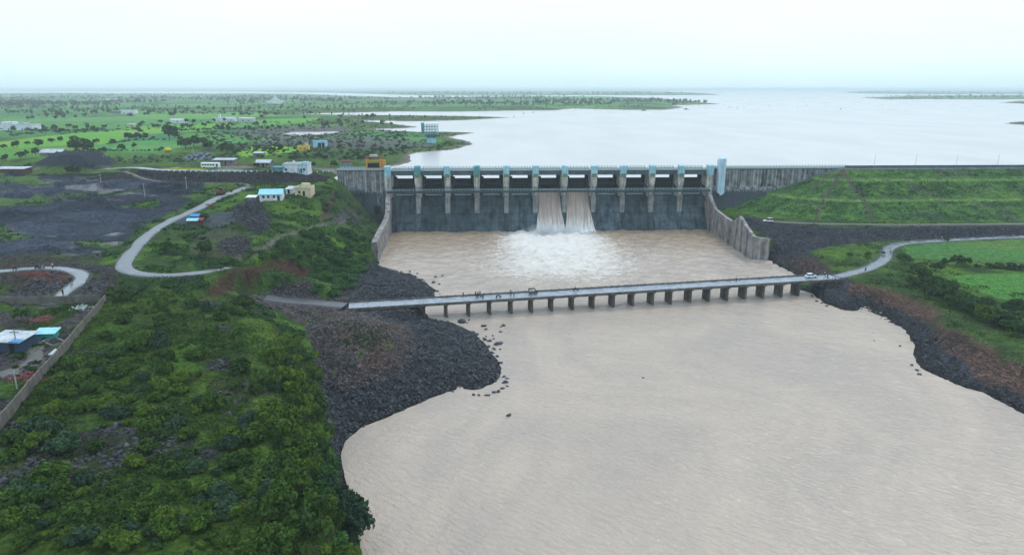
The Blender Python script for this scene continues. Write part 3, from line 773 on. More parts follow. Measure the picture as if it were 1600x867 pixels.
def water_mat(name, base, far=False):
    m = mat(name, base, .18, spec=.5); g = NB(m); P = g.pos()
    g.b.inputs['IOR'].default_value = 1.333
    if far:
        pr = g.pos((1, .35, 1)); a = g.noise(pr, .02, 3, .5); b = g.noise(g.pos((.12, 1, 1)), .25, 4, .6)
        g.l(g.mix(g.ramp(a, [(.35, 0.), (.65, 1.)]), base, tuple(q * .85 for q in base)), g.b.inputs['Base Color'])
        g.b.inputs['Roughness'].default_value = .22
        g.l(g.bump(b, .10, .25), g.b.inputs['Normal'])
        return m
    fa = g.n('ShaderNodeAttribute', attribute_name="foam"); sp = g.n('ShaderNodeSeparateColor'); g.l(fa.outputs['Color'], sp.inputs[0])
    big = g.noise(g.pos((1.3, .8, 1), (0, 0, .12)), .022, 5, .62, 1.6)
    col = g.mix(g.ramp(big, [(.38, 0.), (.62, 1.)]), base, tuple(q * k for q, k in zip(base, (.84, .86, .90))))
    col = g.mix(g.math('MULTIPLY', sp.outputs[2], .85), col, (.25, .175, .11))
    stz = g.noise(g.pos((.5, 1.6, 1), (0, 0, -.15)), .35, 5, .65, 1.0)
    fz = g.noise(g.pos((.7, 1.3, 1)), .9, 6, .75, .8)
    fmix = g.math('ADD', g.math('MULTIPLY', stz, .5), g.math('MULTIPLY', fz, .5))
    # streaky broken foam: threshold falls where the water is churned
    th = g.math('SUBTRACT', .70, g.math('MULTIPLY', sp.outputs[0], .30))
    th = g.math('SUBTRACT', th, g.math('MULTIPLY', sp.outputs[1], .13))
    k = g.math('DIVIDE', g.math('SUBTRACT', fmix, th), .20)
    k = g.math('MINIMUM', g.math('MAXIMUM', k, 0), 1)
    col = g.mix(g.math('MULTIPLY', k, .9), col, (.58, .55, .51))
    fleck = g.noise(g.pos((.7, 1.5, 1), (0, 0, .6)), .5, 6, .8, 1.5); patch = g.noise(g.pos(), .03, 3, .6)
    fk = g.math('MULTIPLY', g.ramp(fleck, [(.60, 0.), (.68, 1.)]), g.ramp(patch, [(.5, 0.), (.62, 1.)]))
    col = g.mix(g.math('MULTIPLY', fk, .55), col, (.60, .57, .53))
    g.l(col, g.b.inputs['Base Color'])
    g.l(g.math('ADD', .14, g.math('MULTIPLY', k, .6)), g.b.inputs['Roughness'])
    b1 = g.noise(g.pos((.6, 1.35, 1), (0, 0, .65)), .85, 4, .6, .7)
    b2 = g.noise(g.pos((.7, 1.4, 1), (0, 0, .75)), 2.4, 3, .6)
    bp = g.bump(b1, .85, .5); bp = g.bump(b2, .6, .12, bp)
    g.l(bp, g.b.inputs['Normal'])
    return m
M_river = water_mat("muddy_river_water", (.365, .292, .232))
river = build_river(); river.data.materials.append(M_river)
tag(river, "brown muddy river rippling below the dam", "river", kind="structure")
# reservoir sheet
p = [dam_w(-900, 70), dam_w(-40, 30), dam_w(-26, 11), dam_w(232, 11), dam_w(900, 11)]
ys = np.concatenate([[0.0], np.geomspace(30, 41000, 30)])
V = []; F = []
for j, dy in enumerate(ys):
    for q in p:
        k = 1 + dy * .0
        V.append((q.x * (1 + dy / 500.0), q.y + dy, RES_Z))
n = len(p)
for j in range(len(ys) - 1):
    for i in range(n - 1): F.append([j * n + i, j * n + i + 1, (j + 1) * n + i + 1, (j + 1) * n + i])
me = np_mesh("reservoir", V, F, [water_mat("reservoir_water", (.38, .36, .37), True)])
tag(link(bpy.data.objects.new("reservoir", me)), "wide calm reservoir shining behind the dam", "reservoir", kind="structure")
# ================================================================== THE DAM
M_conc_hi = weathered("streaked_concrete", (.42, .43, .42), (.030, .034, .038), vscale=.9, zdark=(18.2, 20.2, (.052, .062, .070)), streak=(1.3, 1.3, .05), bumpd=.08)
M_spill = weathered("spillway_concrete", (.075, .100, .112), (.009, .015, .020), vscale=1.0, streak=(.45, .10, .08), bumpd=.1)
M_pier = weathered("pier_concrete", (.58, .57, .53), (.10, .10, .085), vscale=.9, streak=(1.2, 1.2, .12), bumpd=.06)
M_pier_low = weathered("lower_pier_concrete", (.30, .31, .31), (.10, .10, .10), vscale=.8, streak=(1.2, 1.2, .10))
M_wallc = weathered("training_wall_concrete", (.36, .335, .32), (.055, .045, .046), vscale=.8, streak=(1.2, 1.2, .05), bumpd=.08)
M_blue = weathered("blue_green_paint", (.38, .58, .66), (.16, .34, .38), vscale=1.2, streak=(1, 1, .3))
M_teal = weathered("teal_paint", (.14, .40, .42), (.05, .15, .17), vscale=1.2, streak=(1, 1, .3))
M_deck = weathered("deck_concrete", (.10, .135, .15), (.045, .065, .075), vscale=.8, streak=(.6, .6, .6))
M_rail = mat("railing_paint", (.16, .22, .23), .7)
M_post = mat("railing_posts", (.36, .43, .43), .7)
M_gate = weathered("gate_steel", (.016, .024, .030), (.010, .014, .018), vscale=.8, rough=.6)
M_arm = mat("gate_arm_steel", (.022, .036, .044), .6)
M_walk = weathered("walkway_steel", (.055, .085, .095), (.03, .045, .05), vscale=.8)
M_tower = weathered("pale_blue_tower", (.60, .74, .82), (.38, .54, .64), vscale=.8, streak=(1.2, 1.2, .08))
M_sill = mat("gate_sill", (.35, .40, .42), .8)
M_wrail = mat('walk_rail', (.20, .27, .28), .7)
M_moss = mat("mossy_paint", (.12, .17, .10), .9)
M_dark = mat("dark_opening", (.012, .014, .016), .7)

_g = NB(M_spill); _old = _g.b.inputs['Base Color'].links[0].from_socket
_oi = _g.n('ShaderNodeObjectInfo'); _wv = _g.n('ShaderNodeTexWave', wave_type='BANDS', bands_direction='Z'); _wv.inputs['Scale'].default_value = .08; _wv.inputs['Distortion'].default_value = 1.2; _g.l(_g.pos(), _wv.inputs['Vector'])
_c = _g.mix(1, _old, _g.ramp(_oi.outputs['Random'], [(0, .70), (1, 1.35)]), 'MULTIPLY')
_c = _g.mix(1, _c, _g.ramp(_wv.outputs[1], [(.0, .80), (.12, 1.0), (1, 1.03)]), 'MULTIPLY'); _g.l(_c, _g.b.inputs['Base Color'])
dam = empty("dam", (DX0, DY0, 0), DROT, "long concrete dam with eleven gated bays between pale blue-capped piers", "dam")
OG = [(15.5, 17), (12.5, 18.2), (10.5, 18.5), (8.6, 18.1), (6.6, 16.6), (4.6, 14.4), (2.4, 11.5), (0.2, 8.4), (-2, 5.6), (-4, 3.1), (-6, .7), (-8, -1.6), (-9, -5), (15.5, -5)]
for i in range(11):
    m = MB(); m.prism(OG, 15 * i - 7.5 + 7.5 + 1.2, 15 * i + 13.8)
    # slightly proud construction monolith
    o = m.build("spillway_face", M_spill, dam)
# pier foundations on the slope, between the bays
BN = [(-1.0, 17.4), (-.2, 8.2), (-2.3, 5.5), (-4.3, 3.0), (-6.3, .6), (-8.3, -1.7), (-9.2, -5), (15, -5), (15, 17.4)]
for i in range(12):
    MB().prism([(15, -5), (15, 16.5), (1.6, 16.5), (.1, 8.0), (-2.1, 5.2), (-4.1, 2.7), (-6.2, .3), (-8.2, -2), (-9, -5)], 15 * i - 1.2, 15 * i + 1.2).build("pier_foot", M_spill, dam)
for i in range(12):
    x = 15.0 * i; end = i in (0, 11)
    m = MB()
    # body above the walkway: tapers to the walkway at its nose
    W0, W1 = 1.5, 1.5
    pts = [(-W0, 0.0), (W0, 0.0), (W0, 8.0), (W0, 15.0), (-W0, 15.0)]
    def ring(z, w0, y0): return [(x - w0, y0, z), (x + w0, y0, z), (x + 1.5, y0 + 1.8, z), (x + 1.5, 15, z), (x - 1.5, 15, z), (x - 1.5, y0 + 1.8, z)]
    rings = [ring(29.4, 1.45, 0), ring(24.0, 1.5, 0), ring(22.0, 1.25, .1), ring(20.2, .75, .9), ring(16.0, .75, .9)]
    if end: rings = [ring(29.4, 1.5, 0), ring(20.6, 1.7, .0), ring(20.5, 1.3, .0), ring(18.5, 1.3, .0), ring(16, 1.3, .3)]
    v = [q for r_ in rings for q in r_]; f = []
    for j in range(len(rings) - 1):
        for k in range(6): f.append([j * 6 + k, j * 6 + (k + 1) % 6, (j + 1) * 6 + (k + 1) % 6, (j + 1) * 6 + k])
    f += [[0, 1, 2, 3, 4, 5], [(len(rings) - 1) * 6 + k for k in range(5, -1, -1)]]
    m.add(v, f)
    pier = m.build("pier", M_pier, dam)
    # blue painted head above the road
    cap = MB().prism([(0 - .12, 27.2), (-.12, 31.9), (.5, 32.3), (2.6, 32.3), (2.6, 27.2)], x - 1.62, x + 1.62)
    cap = cap.build("pier_cap", M_blue if i % 3 else M_blue, pier)
    if i in (1, 3): cap.data.materials[0] = M_teal
    MB().box(x - 1.2, x + 1.2, -.18, -.10, 26.4, 28.2).build("stain_panel", M_moss, pier) if not end else None
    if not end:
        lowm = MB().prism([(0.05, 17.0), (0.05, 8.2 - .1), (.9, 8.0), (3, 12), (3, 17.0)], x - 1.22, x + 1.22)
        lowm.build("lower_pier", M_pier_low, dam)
# gates
gp = []
def gate_mesh(z_lift=0):
    g = MB(); n = 10; cxg, czg, r = 2.2, 21.6, 9.2
    a0, a1 = math.asin((18.55 - czg) / r), math.asin((24.7 - czg) / r)
    inner = []; outer = []
    for k in range(n + 1):
        a = a0 + (a1 - a0) * k / n
        inner.append((cxg + r * math.cos(a), czg + r * math.sin(a) + z_lift)); outer.append((cxg + (r + .25) * math.cos(a), czg + (r + .25) * math.sin(a) + z_lift))
    return inner, outer, cxg, czg
for i in range(11):
    xa, xb = 15 * i + 1.55, 15 * i + 13.45
    lift = 1.5 if i in (5, 6) else 0
    inner, outer, cxg, czg = gate_mesh(0)
    if lift: inner = inner[2:]; outer = outer[2:]
    gate = MB().prism(inner + outer[::-1], xa, xb).build("radial_gate", M_gate, dam)
    b = MB()
    for k in range(1, len(inner), 2):
        y, z = inner[k]; b.box(xa, xb, y - .45, y - .002, z - .14, z + .14)
    nx = 9
    for q in range(nx + 1):
        xx = xa + .2 + (xb - xa - .4) * q / nx
        for k in range(len(inner) - 1):
            b.bar((xx, inner[k][0] - .15, inner[k][1]), (xx, inner[k + 1][0] - .15, inner[k + 1][1]), .09, n=4)
    b.build("gate_ribs", M_arm, gate)
    for s, xx, xo in ((0, xa + 1.9, xa + .25), (1, xb - 1.9, xb - .25)):
        a = MB()
        for k in (2, 5, 8) if not lift else (1, 3, 6):
            a.bar((xo, cxg - .3, czg - 1.0), (xx, inner[k][0] - .4, inner[k][1]), .24, n=4)
        a.bar((xx, inner[2][0] - .5, inner[2][1]), (xx, inner[-2][0] - .5, inner[-2][1]), .18, n=4)
        a.build("gate_arm", M_arm, gate)
    # hoist shoulders at either side, and the tie beam
    for (s0, s1) in ((xa, xa + 1.9), (xb - 1.9, xb)):
        MB().box(s0 + .02, s1, 10.2, 11.4, 24.6, 25.7).box(s0 + .02, s1 - .9 if s0 == xa else s1, 10.3, 11.3, 25.7, 27.6).build("hoist_shoulder", M_gate, gate)
    MB().box(xa + 1.9, xb - 1.9, 4.2, 4.6, 22.6, 22.95).build("tie_beam", M_arm, gate)
    if i not in (5, 6): MB().box(xa + 1.6, xb - 1.6, 5.9, 6.2, 16.75, 17.1).build("sill_beam", M_sill, dam)
    # road bridge of this bay
    d = MB().box(15 * i + .2 + 1.45, 15 * i + 13.35, 1.9, 9.0, 29.6, 30.05)
    deck = d.build("road_deck", M_deck, dam)
    g = MB()
    for y in (2.2, 4.4, 6.6, 8.5): g.box(15 * i + 1.66, 15 * i + 13.34, y - .2, y + .2, 27.3, 29.58)
    g.build("deck_girder", M_deck, deck)
    for y in (1.75, 9.0):
        pr = MB().box(15 * i + 1.66, 15 * i + 13.34, y - .07, y + .07, 30.80, 30.98).box(15 * i + 1.66, 15 * i + 13.34, y - .16, y + .16, 29.7, 30.35)
        for k in range(8):
            xx = 15 * i + 2.3 + k * 1.48; pr.box(xx - .15, xx + .15, y - .13, y + .13, 30.3, 31.25)
        pr.build("parapet", M_post, deck)
    # service walkway below the gates
    wk = MB().box(15 * i - (.8 if i == 0 else 0) + .01, 15 * i + 15 - .01, -1.75, -.25, 19.45, 19.75).box(15 * i + .01, 15 * i + 14.99, -1.7, -1.5, 18.9, 19.43).build("walkway", M_walk, dam)
    for y in (-1.7, -.3):
        rl = MB()
        rl.box(15 * i + .01, 15 * i + 14.99, y - .05, y + .05, 20.65, 20.75).box(15 * i + .01, 15 * i + 14.99, y - .04, y + .04, 20.2, 20.26)
        for k in range(9):
            xx = 15 * i + .7 + k * 1.7; rl.box(xx - .09, xx + .09, y - .07, y + .07, 19.76, 20.7)
        rl.build("walkway_railing", M_wrail, wk)
# plain blocks either side
lb = MB().prism([(3.0, 29.7), (3.0, 19.6), (-6, 6), (-7, 0), (12, 0), (10.6, 29.7)], -25.8, -1.55)
lb.build("abutment_block", M_conc_hi, dam)
m = MB().prism([(-1.5, 19.8), (-1.5, 17), (-4.5, 12), (-5.5, 4), (4, 4), (4, 19.8)], -21, -13)
m.build("lower_buttress", M_conc_hi, dam)
MB().box(-21.6, -12.4, -2.2, 2.9, 19.8, 20.4).build("buttress_slab", M_deck, dam)
MB().box(-6.5, -4.2, -7.6, -3.2, 9.5, 13.0).build("gallery_entrance", M_dark, dam)
rb = MB().prism([(3.0, 29.7), (3.0, 21.2), (-5, 9), (-5, 4), (12, 4), (10.6, 29.7)], 166.55, 246)
rb.build("abutment_block", M_conc_hi, dam)
for (xa, xb) in ((-25.8, -1.6), (166.6, 240)):
    d = MB().box(xa, xb, 2.6, 9.4, 29.72, 30.1).build("crest_road", M_deck, dam)
    for y in (2.75, 9.2):
        pr = MB().box(xa, xb, y - .07, y + .07, 30.80, 30.98).box(xa, xb, y - .2, y + .2, 30.12, 30.45)
        k = xa + .5
        while k < xb: pr.box(k - .15, k + .15, y - .14, y + .14, 30.4, 31.25); k += 1.55
        pr.build("parapet", M_post, d)
# wall stairs / ladders at the left end of the gates
st = MB()
for (x0, z0, x1, z1) in ((-2.2, 20, -4.6, 15.4), (-4.6, 15.4, -2.2, 11.2), (-2.2, 11.2, -4.4, 9.2)):
    for y in (-5.2, -6.2): st.bar((x0, y, z0), (x1, y, z1), .08, n=4); st.bar((x0, y, z0 + 1), (x1, y, z1 + 1), .05, n=4)
for x in (-2.1, -4.7):
    for y in (-5.2, -6.2): st.bar((x, y, 8.6), (x, y, 20.4), .07, n=4)
st.build("service_stair", M_pier_low, dam)
# training walls
def wall_strip(name, pts, th, label=None):
    """pts (x, y, ztop) in dam space along the inner face, thickened by th along x/outward"""
    o = MB(); n = len(pts); P = [Vector((a, b)) for a, b, _ in pts]
    out_ = []
    for i in range(n):
        d = (P[min(i + 1, n - 1)] - P[max(i - 1, 0)]).normalized(); nn = Vector((-d.y, d.x)) * th; out_.append(P[i] + nn)
    v = []
    for i in range(n):
        zt = pts[i][2]
        v += [(P[i].x, P[i].y, -3), (P[i].x, P[i].y, zt), (out_[i].x, out_[i].y, zt), (out_[i].x, out_[i].y, -3)]
    f = []
    for i in range(n - 1):
        for k in range(4): f.append([i * 4 + k, i * 4 + (k + 1) % 4, (i + 1) * 4 + (k + 1) % 4, (i + 1) * 4 + k])
    f += [[0, 1, 2, 3], [(n - 1) * 4 + k for k in (3, 2, 1, 0)]]
    o.add(v, f); return o.build(name, M_wallc, dam)
wl = wall_strip("training_wall", [(1.3, 2.5, 19.3), (1.3, -2, 18.5), (1.7, -7, 15), (2.0, -12, 10.5), (2.4, -20, 9.2), (3.6, -50, 9.0), (4.5, -69.5, 8.6)][::-1], 2.4)
wr = wall_strip("training_wall", [(163.6, 2.5, 19.4), (163.6, -3, 18.8), (163.5, -8, 15.5), (163.4, -15, 12.2), (163.2, -30, 11.2), (162.9, -41, 10.9), (162.8, -46, 12.6), (162.6, -51, 15.2), (162.5, -53, 14.7), (162.3, -60, 12.4),
                                  (162.2, -66, 10.8), (162.3, -69.2, 10.0), (162.9, -71, 9.8), (165, -71.6, 9.6), (168.4, -71.8, 9.4), (169.6, -70.6, 9.2)], 1.5)
# buttress ribs of the right wall
for yy, zt in ((-10, 14), (-16, 11.8), (-22, 11.4), (-28, 11.1), (-34, 10.8), (-40, 10.6), (-50, 14.6), (-57, 13.2), (-64, 11.2)):
    MB().box(162.9 if yy > -40 else 162.0, 163.6, yy - .13, yy + .13, -1, zt - .3).build("wall_rib", M_wallc, wr)
# pale blue shaft tower beside the last pier
tw = empty("shaft_tower", dam_w(170.5, -1.2, 0), DROT, "tall pale blue fluted shaft tower standing against the dam beside the last pier", "tower")
tz0, tz1 = 17.2, 35.8
MB().box(-.75, .75, -1.2, 4.18, tz0, tz1).build("shaft", M_tower, tw)
MB().box(-1.5, -.77, -.6, 4.17, tz0 + .9, tz1 - .6).build("side_shaft", M_tower, tw)
MB().box(.77, 1.6, -.7, 4.16, tz0 + .6, tz1 - .3).build("side_shaft", M_tower, tw)
MB().prism([(-.7, tz0 - 2.6), (-.7, tz0 - 2.7), (4, tz0 - 3), (4, tz0 + .5), (-.9, tz0 + .5)], -1.1, 1.1).build("corbel", M_spill, tw)
MB().box(-.45, -.3, -1.34, -1.21, tz0 + 1, tz1 - .5).box(.35, .5, -1.34, -1.21, tz0 + 1, tz1 - .5).build("pipe", M_blue, tw)

# ---- falling water in the two open bays
def fall(i):
    n = 44; prof = []
    pts = [(11.2, 19.0), (9.0, 18.9), (7.0, 17.7), (5.0, 15.7), (2.8, 12.9), (.6, 10.0), (-1.6, 7.4), (-3.8, 4.9), (-6.0, 2.6), (-8.4, .9), (-11.5, -.4)]
    pp = np.array(pts); s = np.linspace(0, len(pts) - 1, 40)
    Yp = np.interp(s, range(len(pts)), pp[:, 0]); Zp = np.interp(s, range(len(pts)), pp[:, 1])
    xs = np.linspace(-1, 1, n); V = []; C = []
    for j in range(40):
        t = s[j] / (len(pts) - 1)
        half = 5.95 + (max(0, .6 - Yp[j]) * .185)
        for k in range(n):
            x = 15 * i + 7.5 + xs[k] * half
            e_ = abs(xs[k])
            lump = (fbm(np.array([x * 1.1]), np.array([s[j] * .8]), 4 + i, 3)[0] - .5)
            thin = -.5 * max(0, e_ - .93) / .07 * (1 if Yp[j] > 0 else 1)
            V.append((x, Yp[j] - lump * .7 * t, Zp[j] + .1 + lump * .9 * t + thin))
            C.append((min(1, max(0, (t - .55) * 2.2) + max(0, e_ - .93) * 9 * min(1, t * 2.2)), t, 0))
    idx = np.arange(40 * n).reshape(40, n); f = np.stack([idx[:-1, :-1], idx[1:, :-1], idx[1:, 1:], idx[:-1, 1:]], -1).reshape(-1, 4)
    me = np_mesh("falling_water", V, f, [M_fall], True); set_col(me, "foam", np.array(C))
    o = link(bpy.data.objects.new("falling_water", me)); o.location = (DX0, DY0, 0); o.rotation_euler = (0, 0, DROT)
    return o
M_fall = mat("falling_water", (.25, .2, .15), .35); g = NB(M_fall)
fa = g.n('ShaderNodeAttribute', attribute_name="foam"); sp = g.n('ShaderNodeSeparateColor'); g.l(fa.outputs['Color'], sp.inputs[0])
stn = g.noise(g.pos((1.6, .10, .10)), .9, 5, .65, .3)
k = g.math('ADD', sp.outputs[0], g.math('MULTIPLY', g.math('SUBTRACT', stn, .60), 1.7))
k = g.math('MINIMUM', g.math('MAXIMUM', k, 0), 1)
c = g.mix(k, g.mix(g.ramp(stn, [(.4, 0.), (.62, 1.)]), (.26, .20, .165), (.36, .30, .26)), (.70, .69, .67))
g.l(c, g.b.inputs['Base Color']); g.l(g.bump(stn, .5, .3), g.b.inputs['Normal'])
for i, lb_ in ((5, "brown sheet of water pouring through the open bay nearer the left bank"), (6, "brown sheet of water pouring through the open bay nearer the right bank")):
    tag(fall(i), lb_, "waterfall", "two open spillway bays pouring water", kind="thing")

# ---- mist at the foot of the falls
mist = MB().ell((82.5, -14, .3), (18, 8, 5.5), 20, 10).build("mist", None); mist.location = (DX0, DY0, 0); mist.rotation_euler = (0, 0, DROT)
tag(mist, "white spray drifting at the foot of the falling water", "mist", kind="stuff")
mm = bpy.data.materials.new("spray"); mm.use_nodes = True; t_ = mm.node_tree; t_.nodes.clear()
mo = t_.nodes.new('ShaderNodeOutputMaterial'); pv = t_.nodes.new('ShaderNodeVolumePrincipled'); pv.inputs['Color'].default_value = (.95, .98, 1, 1); pv.inputs['Density'].default_value = .03
_tc = t_.nodes.new('ShaderNodeTexCoord'); _mp = t_.nodes.new('ShaderNodeMapping'); _mp.vector_type = 'POINT'; _mp.inputs['Location'].default_value = (-82.5 / 18, 14 / 8, -.3 / 5.5); _mp.inputs['Scale'].default_value = (1 / 18, 1 / 8, 1 / 5.5)
_gr = t_.nodes.new('ShaderNodeTexGradient'); _gr.gradient_type = 'SPHERICAL'; _nz = t_.nodes.new('ShaderNodeTexNoise'); _nz.inputs['Scale'].default_value = .22; _nz.inputs['Detail'].default_value = 3
_m1 = t_.nodes.new('ShaderNodeMath'); _m1.operation = 'MULTIPLY'; _m2 = t_.nodes.new('ShaderNodeMapRange'); _m2.inputs[1].default_value = .35; _m2.inputs[2].default_value = .7; _m2.inputs[4].default_value = .35
for _a, _b in ((_tc.outputs['Object'], _mp.inputs[0]), (_mp.outputs[0], _gr.inputs[0]), (_tc.outputs['Object'], _nz.inputs['Vector']), (_nz.outputs[0], _m2.inputs[0]), (_gr.outputs['Fac'], _m1.inputs[0]), (_m2.outputs[0], _m1.inputs[1]), (_m1.outputs[0], pv.inputs['Density'])): t_.links.new(_a, _b)
t_.links.new(pv.outputs[0], mo.inputs['Volume']); mist.data.materials.append(mm)

# ================================================================== EMBANKMENT
def emb_z(u, v):
    """height of the grassy embankment at dam-space u, v"""
    t = np.maximum(-v, 0)
    d = np.where(u < 234, np.hypot(np.maximum(234 - u, 0) / 1.42, t), t)
    z = 30.4 - d / 2.07
    for tb in (10.0, 26.0):
        z = z + .8 * np.exp(-((d - tb) / 1.6) ** 2)
    return z
def build_emb():
    us = np.concatenate([np.arange(166.2, 420, .8), np.arange(420, 900, 8)]); vs_ = np.concatenate([np.arange(-50, 3.0, .6), [3, 4.5, 9.5, 10.2, 26]])
    U, V = np.meshgrid(us, vs_); u = U.ravel(); v = V.ravel()
    z = emb_z(u, v); d = (30.4 - z) * 2.07
    X = DX0 + u * cD - v * sD; Y = DY0 + u * sD + v * cD
    n1 = fbm(u / 5, v / 3, 3, 4); n2 = fbm(u / 1.8, v / 1.2, 13, 3); n3 = fbm(u / 26, v / 13, 23, 3)
    z = np.where(v <= 3, z + ((n1 - .5) * .8 + (n2 - .5) * .5) * sstep(1, 4, d), np.where(v < 9.9, 30.4, 30.4 - (v - 9.5) / 2.0))
    z = np.where(v > 3.5, z - 8 * (1 - sstep(228, 240, u)), z)
    g1 = np.array([.034, .080, .022]); g2 = np.array([.055, .120, .024]); g3 = np.array([.016, .038, .016])
    t = sstep(.4, .62, n1)[:, None]; t3 = sstep(.52, .64, n2)[:, None]; t4 = sstep(.5, .7, n3)[:, None]
    c = g1 * (1 - t) + g2 * t; c = c * (1 - .6 * t3) + g3 * .6 * t3; c = c * (1 - .3 * t4) + np.array([.09, .17, .03]) * .3 * t4
    for tb in (10.0, 26.0):
        m = np.exp(-((d - tb) / 1.2) ** 4)[:, None] * .95; c = c * (1 - m) + np.array([.115, .185, .05]) * m
    for line in ([(233, -3), (222, -14), (213, -24), (205, -36), (200, -44)], [(233, -4), (231, -16), (232, -30), (229, -44)], [(262, -13), (268, -20), (271, -30)], [(233, -2), (228, -5), (214, -8)]):
        dd, _ = sdline(u, v, line, 8); m = ((1 - sstep(.4, 1.5, dd + (n2 - .5) * 1.5)) * .75)[:, None]; c = c * (1 - m) + np.array([.075, .060, .055]) * m
    dry = (sstep(.62, .7, fbm(u / 9 + 7, v / 6, 43, 3)) * .5)[:, None]; c = c * (1 - dry) + np.array([.05, .055, .045]) * dry
    top = ((v > 1.0) | (d < 1.2))[:, None]; c = np.where(top, np.array([.10, .11, .12]), c)
    idx = np.arange(len(u)).reshape(U.shape); f = np.stack([idx[:-1, :-1], idx[:-1, 1:], idx[1:, 1:], idx[1:, :-1]], -1).reshape(-1, 4)
    me = np_mesh("embankment", np.stack([X, Y, z], 1), f, [bpy.data.materials["ground"]], True)
    set_col(me, "ground_colour", c); set_col(me, "ground_kind", np.zeros((len(u), 3)))
    return link(bpy.data.objects.new("embankment", me))
emb = tag(build_emb(), "grassy embankment with two pale berm lines beyond the concrete dam", "embankment", kind="structure")
# crest wall along the embankment road
cw = MB()
cw.box(236, 900, 2.2, 2.6, 30.2, 31.5); cw.box(236, 900, .4, .8, 29.9, 30.75)
o = cw.build("crest_wall", M_deck); o.location = (DX0, DY0, 0); o.rotation_euler = (0, 0, DROT)
tag(o, "long low dark crest wall along the top of the grassy embankment", "wall")

# ================================================================== BRIDGE
bdir = (BR_B - BR_A); BL = math.hypot(bdir.x, bdir.y); bang = math.atan2(bdir.y, bdir.x)
bridge = empty("bridge", (BR_A.x, BR_A.y, 0), bang, "long low concrete bridge on short wall piers crossing the brown river", "bridge")
M_bdeck = road_mat("bridge_asphalt", (.20, .225, .26), .32, .35)
M_bconc = weathered("bridge_concrete", (.15, .14, .13), (.05, .045, .042), vscale=.8, streak=(.8, .8, .3))
pp_ = [595, 633] + [662, 696.5, 731, 764, 797, 829, 860.5, 892.5, 924, 955, 985.5, 1016, 1045, 1075, 1103, 1131.5, 1160, 1188, 1216, 1243]
def bridge_s(px):
    """distance along the bridge of the pier whose foot shows at px"""
    best = None
    for s_ in np.arange(0, BL, .25):
        p_ = BR_A + bdir * (s_ / BL); dx = p_.x; Zc = p_.y * math.cos(PITCH) + (CAM_H - 2.0) * math.sin(PITCH)
        q = CX + FPX * dx / Zc
        if best is None or abs(q - px) < best[0]: best = (abs(q - px), s_)
    return best[1]
zA, zB = 5.0, 5.6
def bz(s_): return zA + (zB - zA) * s_ / BL
ss_ = [bridge_s(q) for q in pp_] + [bridge_s(1278)]
HWB = 3.4
edges = [0.0] + ss_ + [BL]
for k in range(len(edges) - 1):
    a, b = edges[k], edges[k + 1]
    za, zb_ = bz(a), bz(b)
    def sl(y0, y1, o0, o1, ea=.015):
        v = [(a + ea, y0, za + o0), (b - ea, y0, zb_ + o0), (b - ea, y1, zb_ + o0), (a + ea, y1, za + o0), (a + ea, y0, za + o1), (b - ea, y0, zb_ + o1), (b - ea, y1, zb_ + o1), (a + ea, y1, za + o1)]
        return v, [[3,2,1,0],[4,5,6,7],[0,1,5,4],[1,2,6,5],[2,3,7,6],[3,0,4,7]]
    sp_ = MB().add(*sl(-HWB, HWB, -.6, -.02)).build("deck_span", M_bconc, bridge)
    MB().add(*sl(-HWB + .35, HWB - .35, 0.0, .05)).build("road_surface", M_bdeck, sp_)
    kb = MB().add(*sl(-HWB, -HWB + .3, 0.0, .22)).build("kerb", M_bconc, sp_)
    kb = MB().add(*sl(HWB - .3, HWB, 0.0, .45)).build("kerb", M_bconc, sp_)
    if k and k % 1 == 0:
        pp = MB()
        for q in np.linspace(a + 1, b - 1, 3): pp.box(q - .08, q + .08, HWB - .28, HWB - .06, bz(q) + .4, bz(q) + .72)
        pp.build("kerb_posts", M_bconc, sp_)
for s_ in ss_:
    p = MB().prism([(-.45, -.0), (.45, -.0), (.45, 0)], 0, 0) if False else MB()
    h = bz(s_) - .63
    sh = [(-.42, -2.2), (0, -2.6), (.42, -2.2), (.42, 2.2), (0, 2.6), (-.42, 2.2)]
    p.prism([(s_ + a_, b_) for a_, b_ in sh], -4, h - .4, axis='z')
    pr = p.build("bridge_pier", M_bconc, bridge)
    MB().box(s_ - .62, s_ + .62, -2.9, 2.9, h - .4, h - .003).build("pier_head", M_bconc, pr)
# ================================================================== PLANTS
def leaf_mat(name, c1, c2, c3, hue=.0):
    m = mat(name, c1, .8, spec=.06); g = NB(m)
    oi = g.n('ShaderNodeObjectInfo'); P = g.pos()
    a = g.noise(P, .55, 3, .6); b = g.noise(P, 2.6, 3, .7)
    col = g.mix(g.ramp(a, [(.36, 0.), (.62, 1.)]), c1, c2)
    col = g.mix(g.ramp(oi.outputs['Random'], [(0.15, 0.), (1.0, .75)]), col, c3)
    col = g.mix(1, col, g.ramp(b, [(.3, .55), (.55, 1.0), (.72, 1.5)]), 'MULTIPLY')
    g.l(col, g.b.inputs['Base Color'])
    return m
M_leafA = leaf_mat("shrub_leaves", (.027, .057, .010), (.052, .098, .012), (.020, .042, .012))
M_leafY = leaf_mat("yellow_green_leaves", (.052, .092, .012), (.082, .130, .015), (.036, .070, .012))
M_leafG = leaf_mat("grey_green_leaves", (.026, .052, .026), (.040, .075, .036), (.020, .042, .024))
M_leafT = leaf_mat("tree_leaves", (.024, .052, .018), (.042, .084, .020), (.020, .044, .020))
M_leafV = leaf_mat("creeper_leaves", (.026, .068, .018), (.045, .105, .020), (.018, .050, .018))
M_bark = mat("bark", (.07, .055, .042), .9)

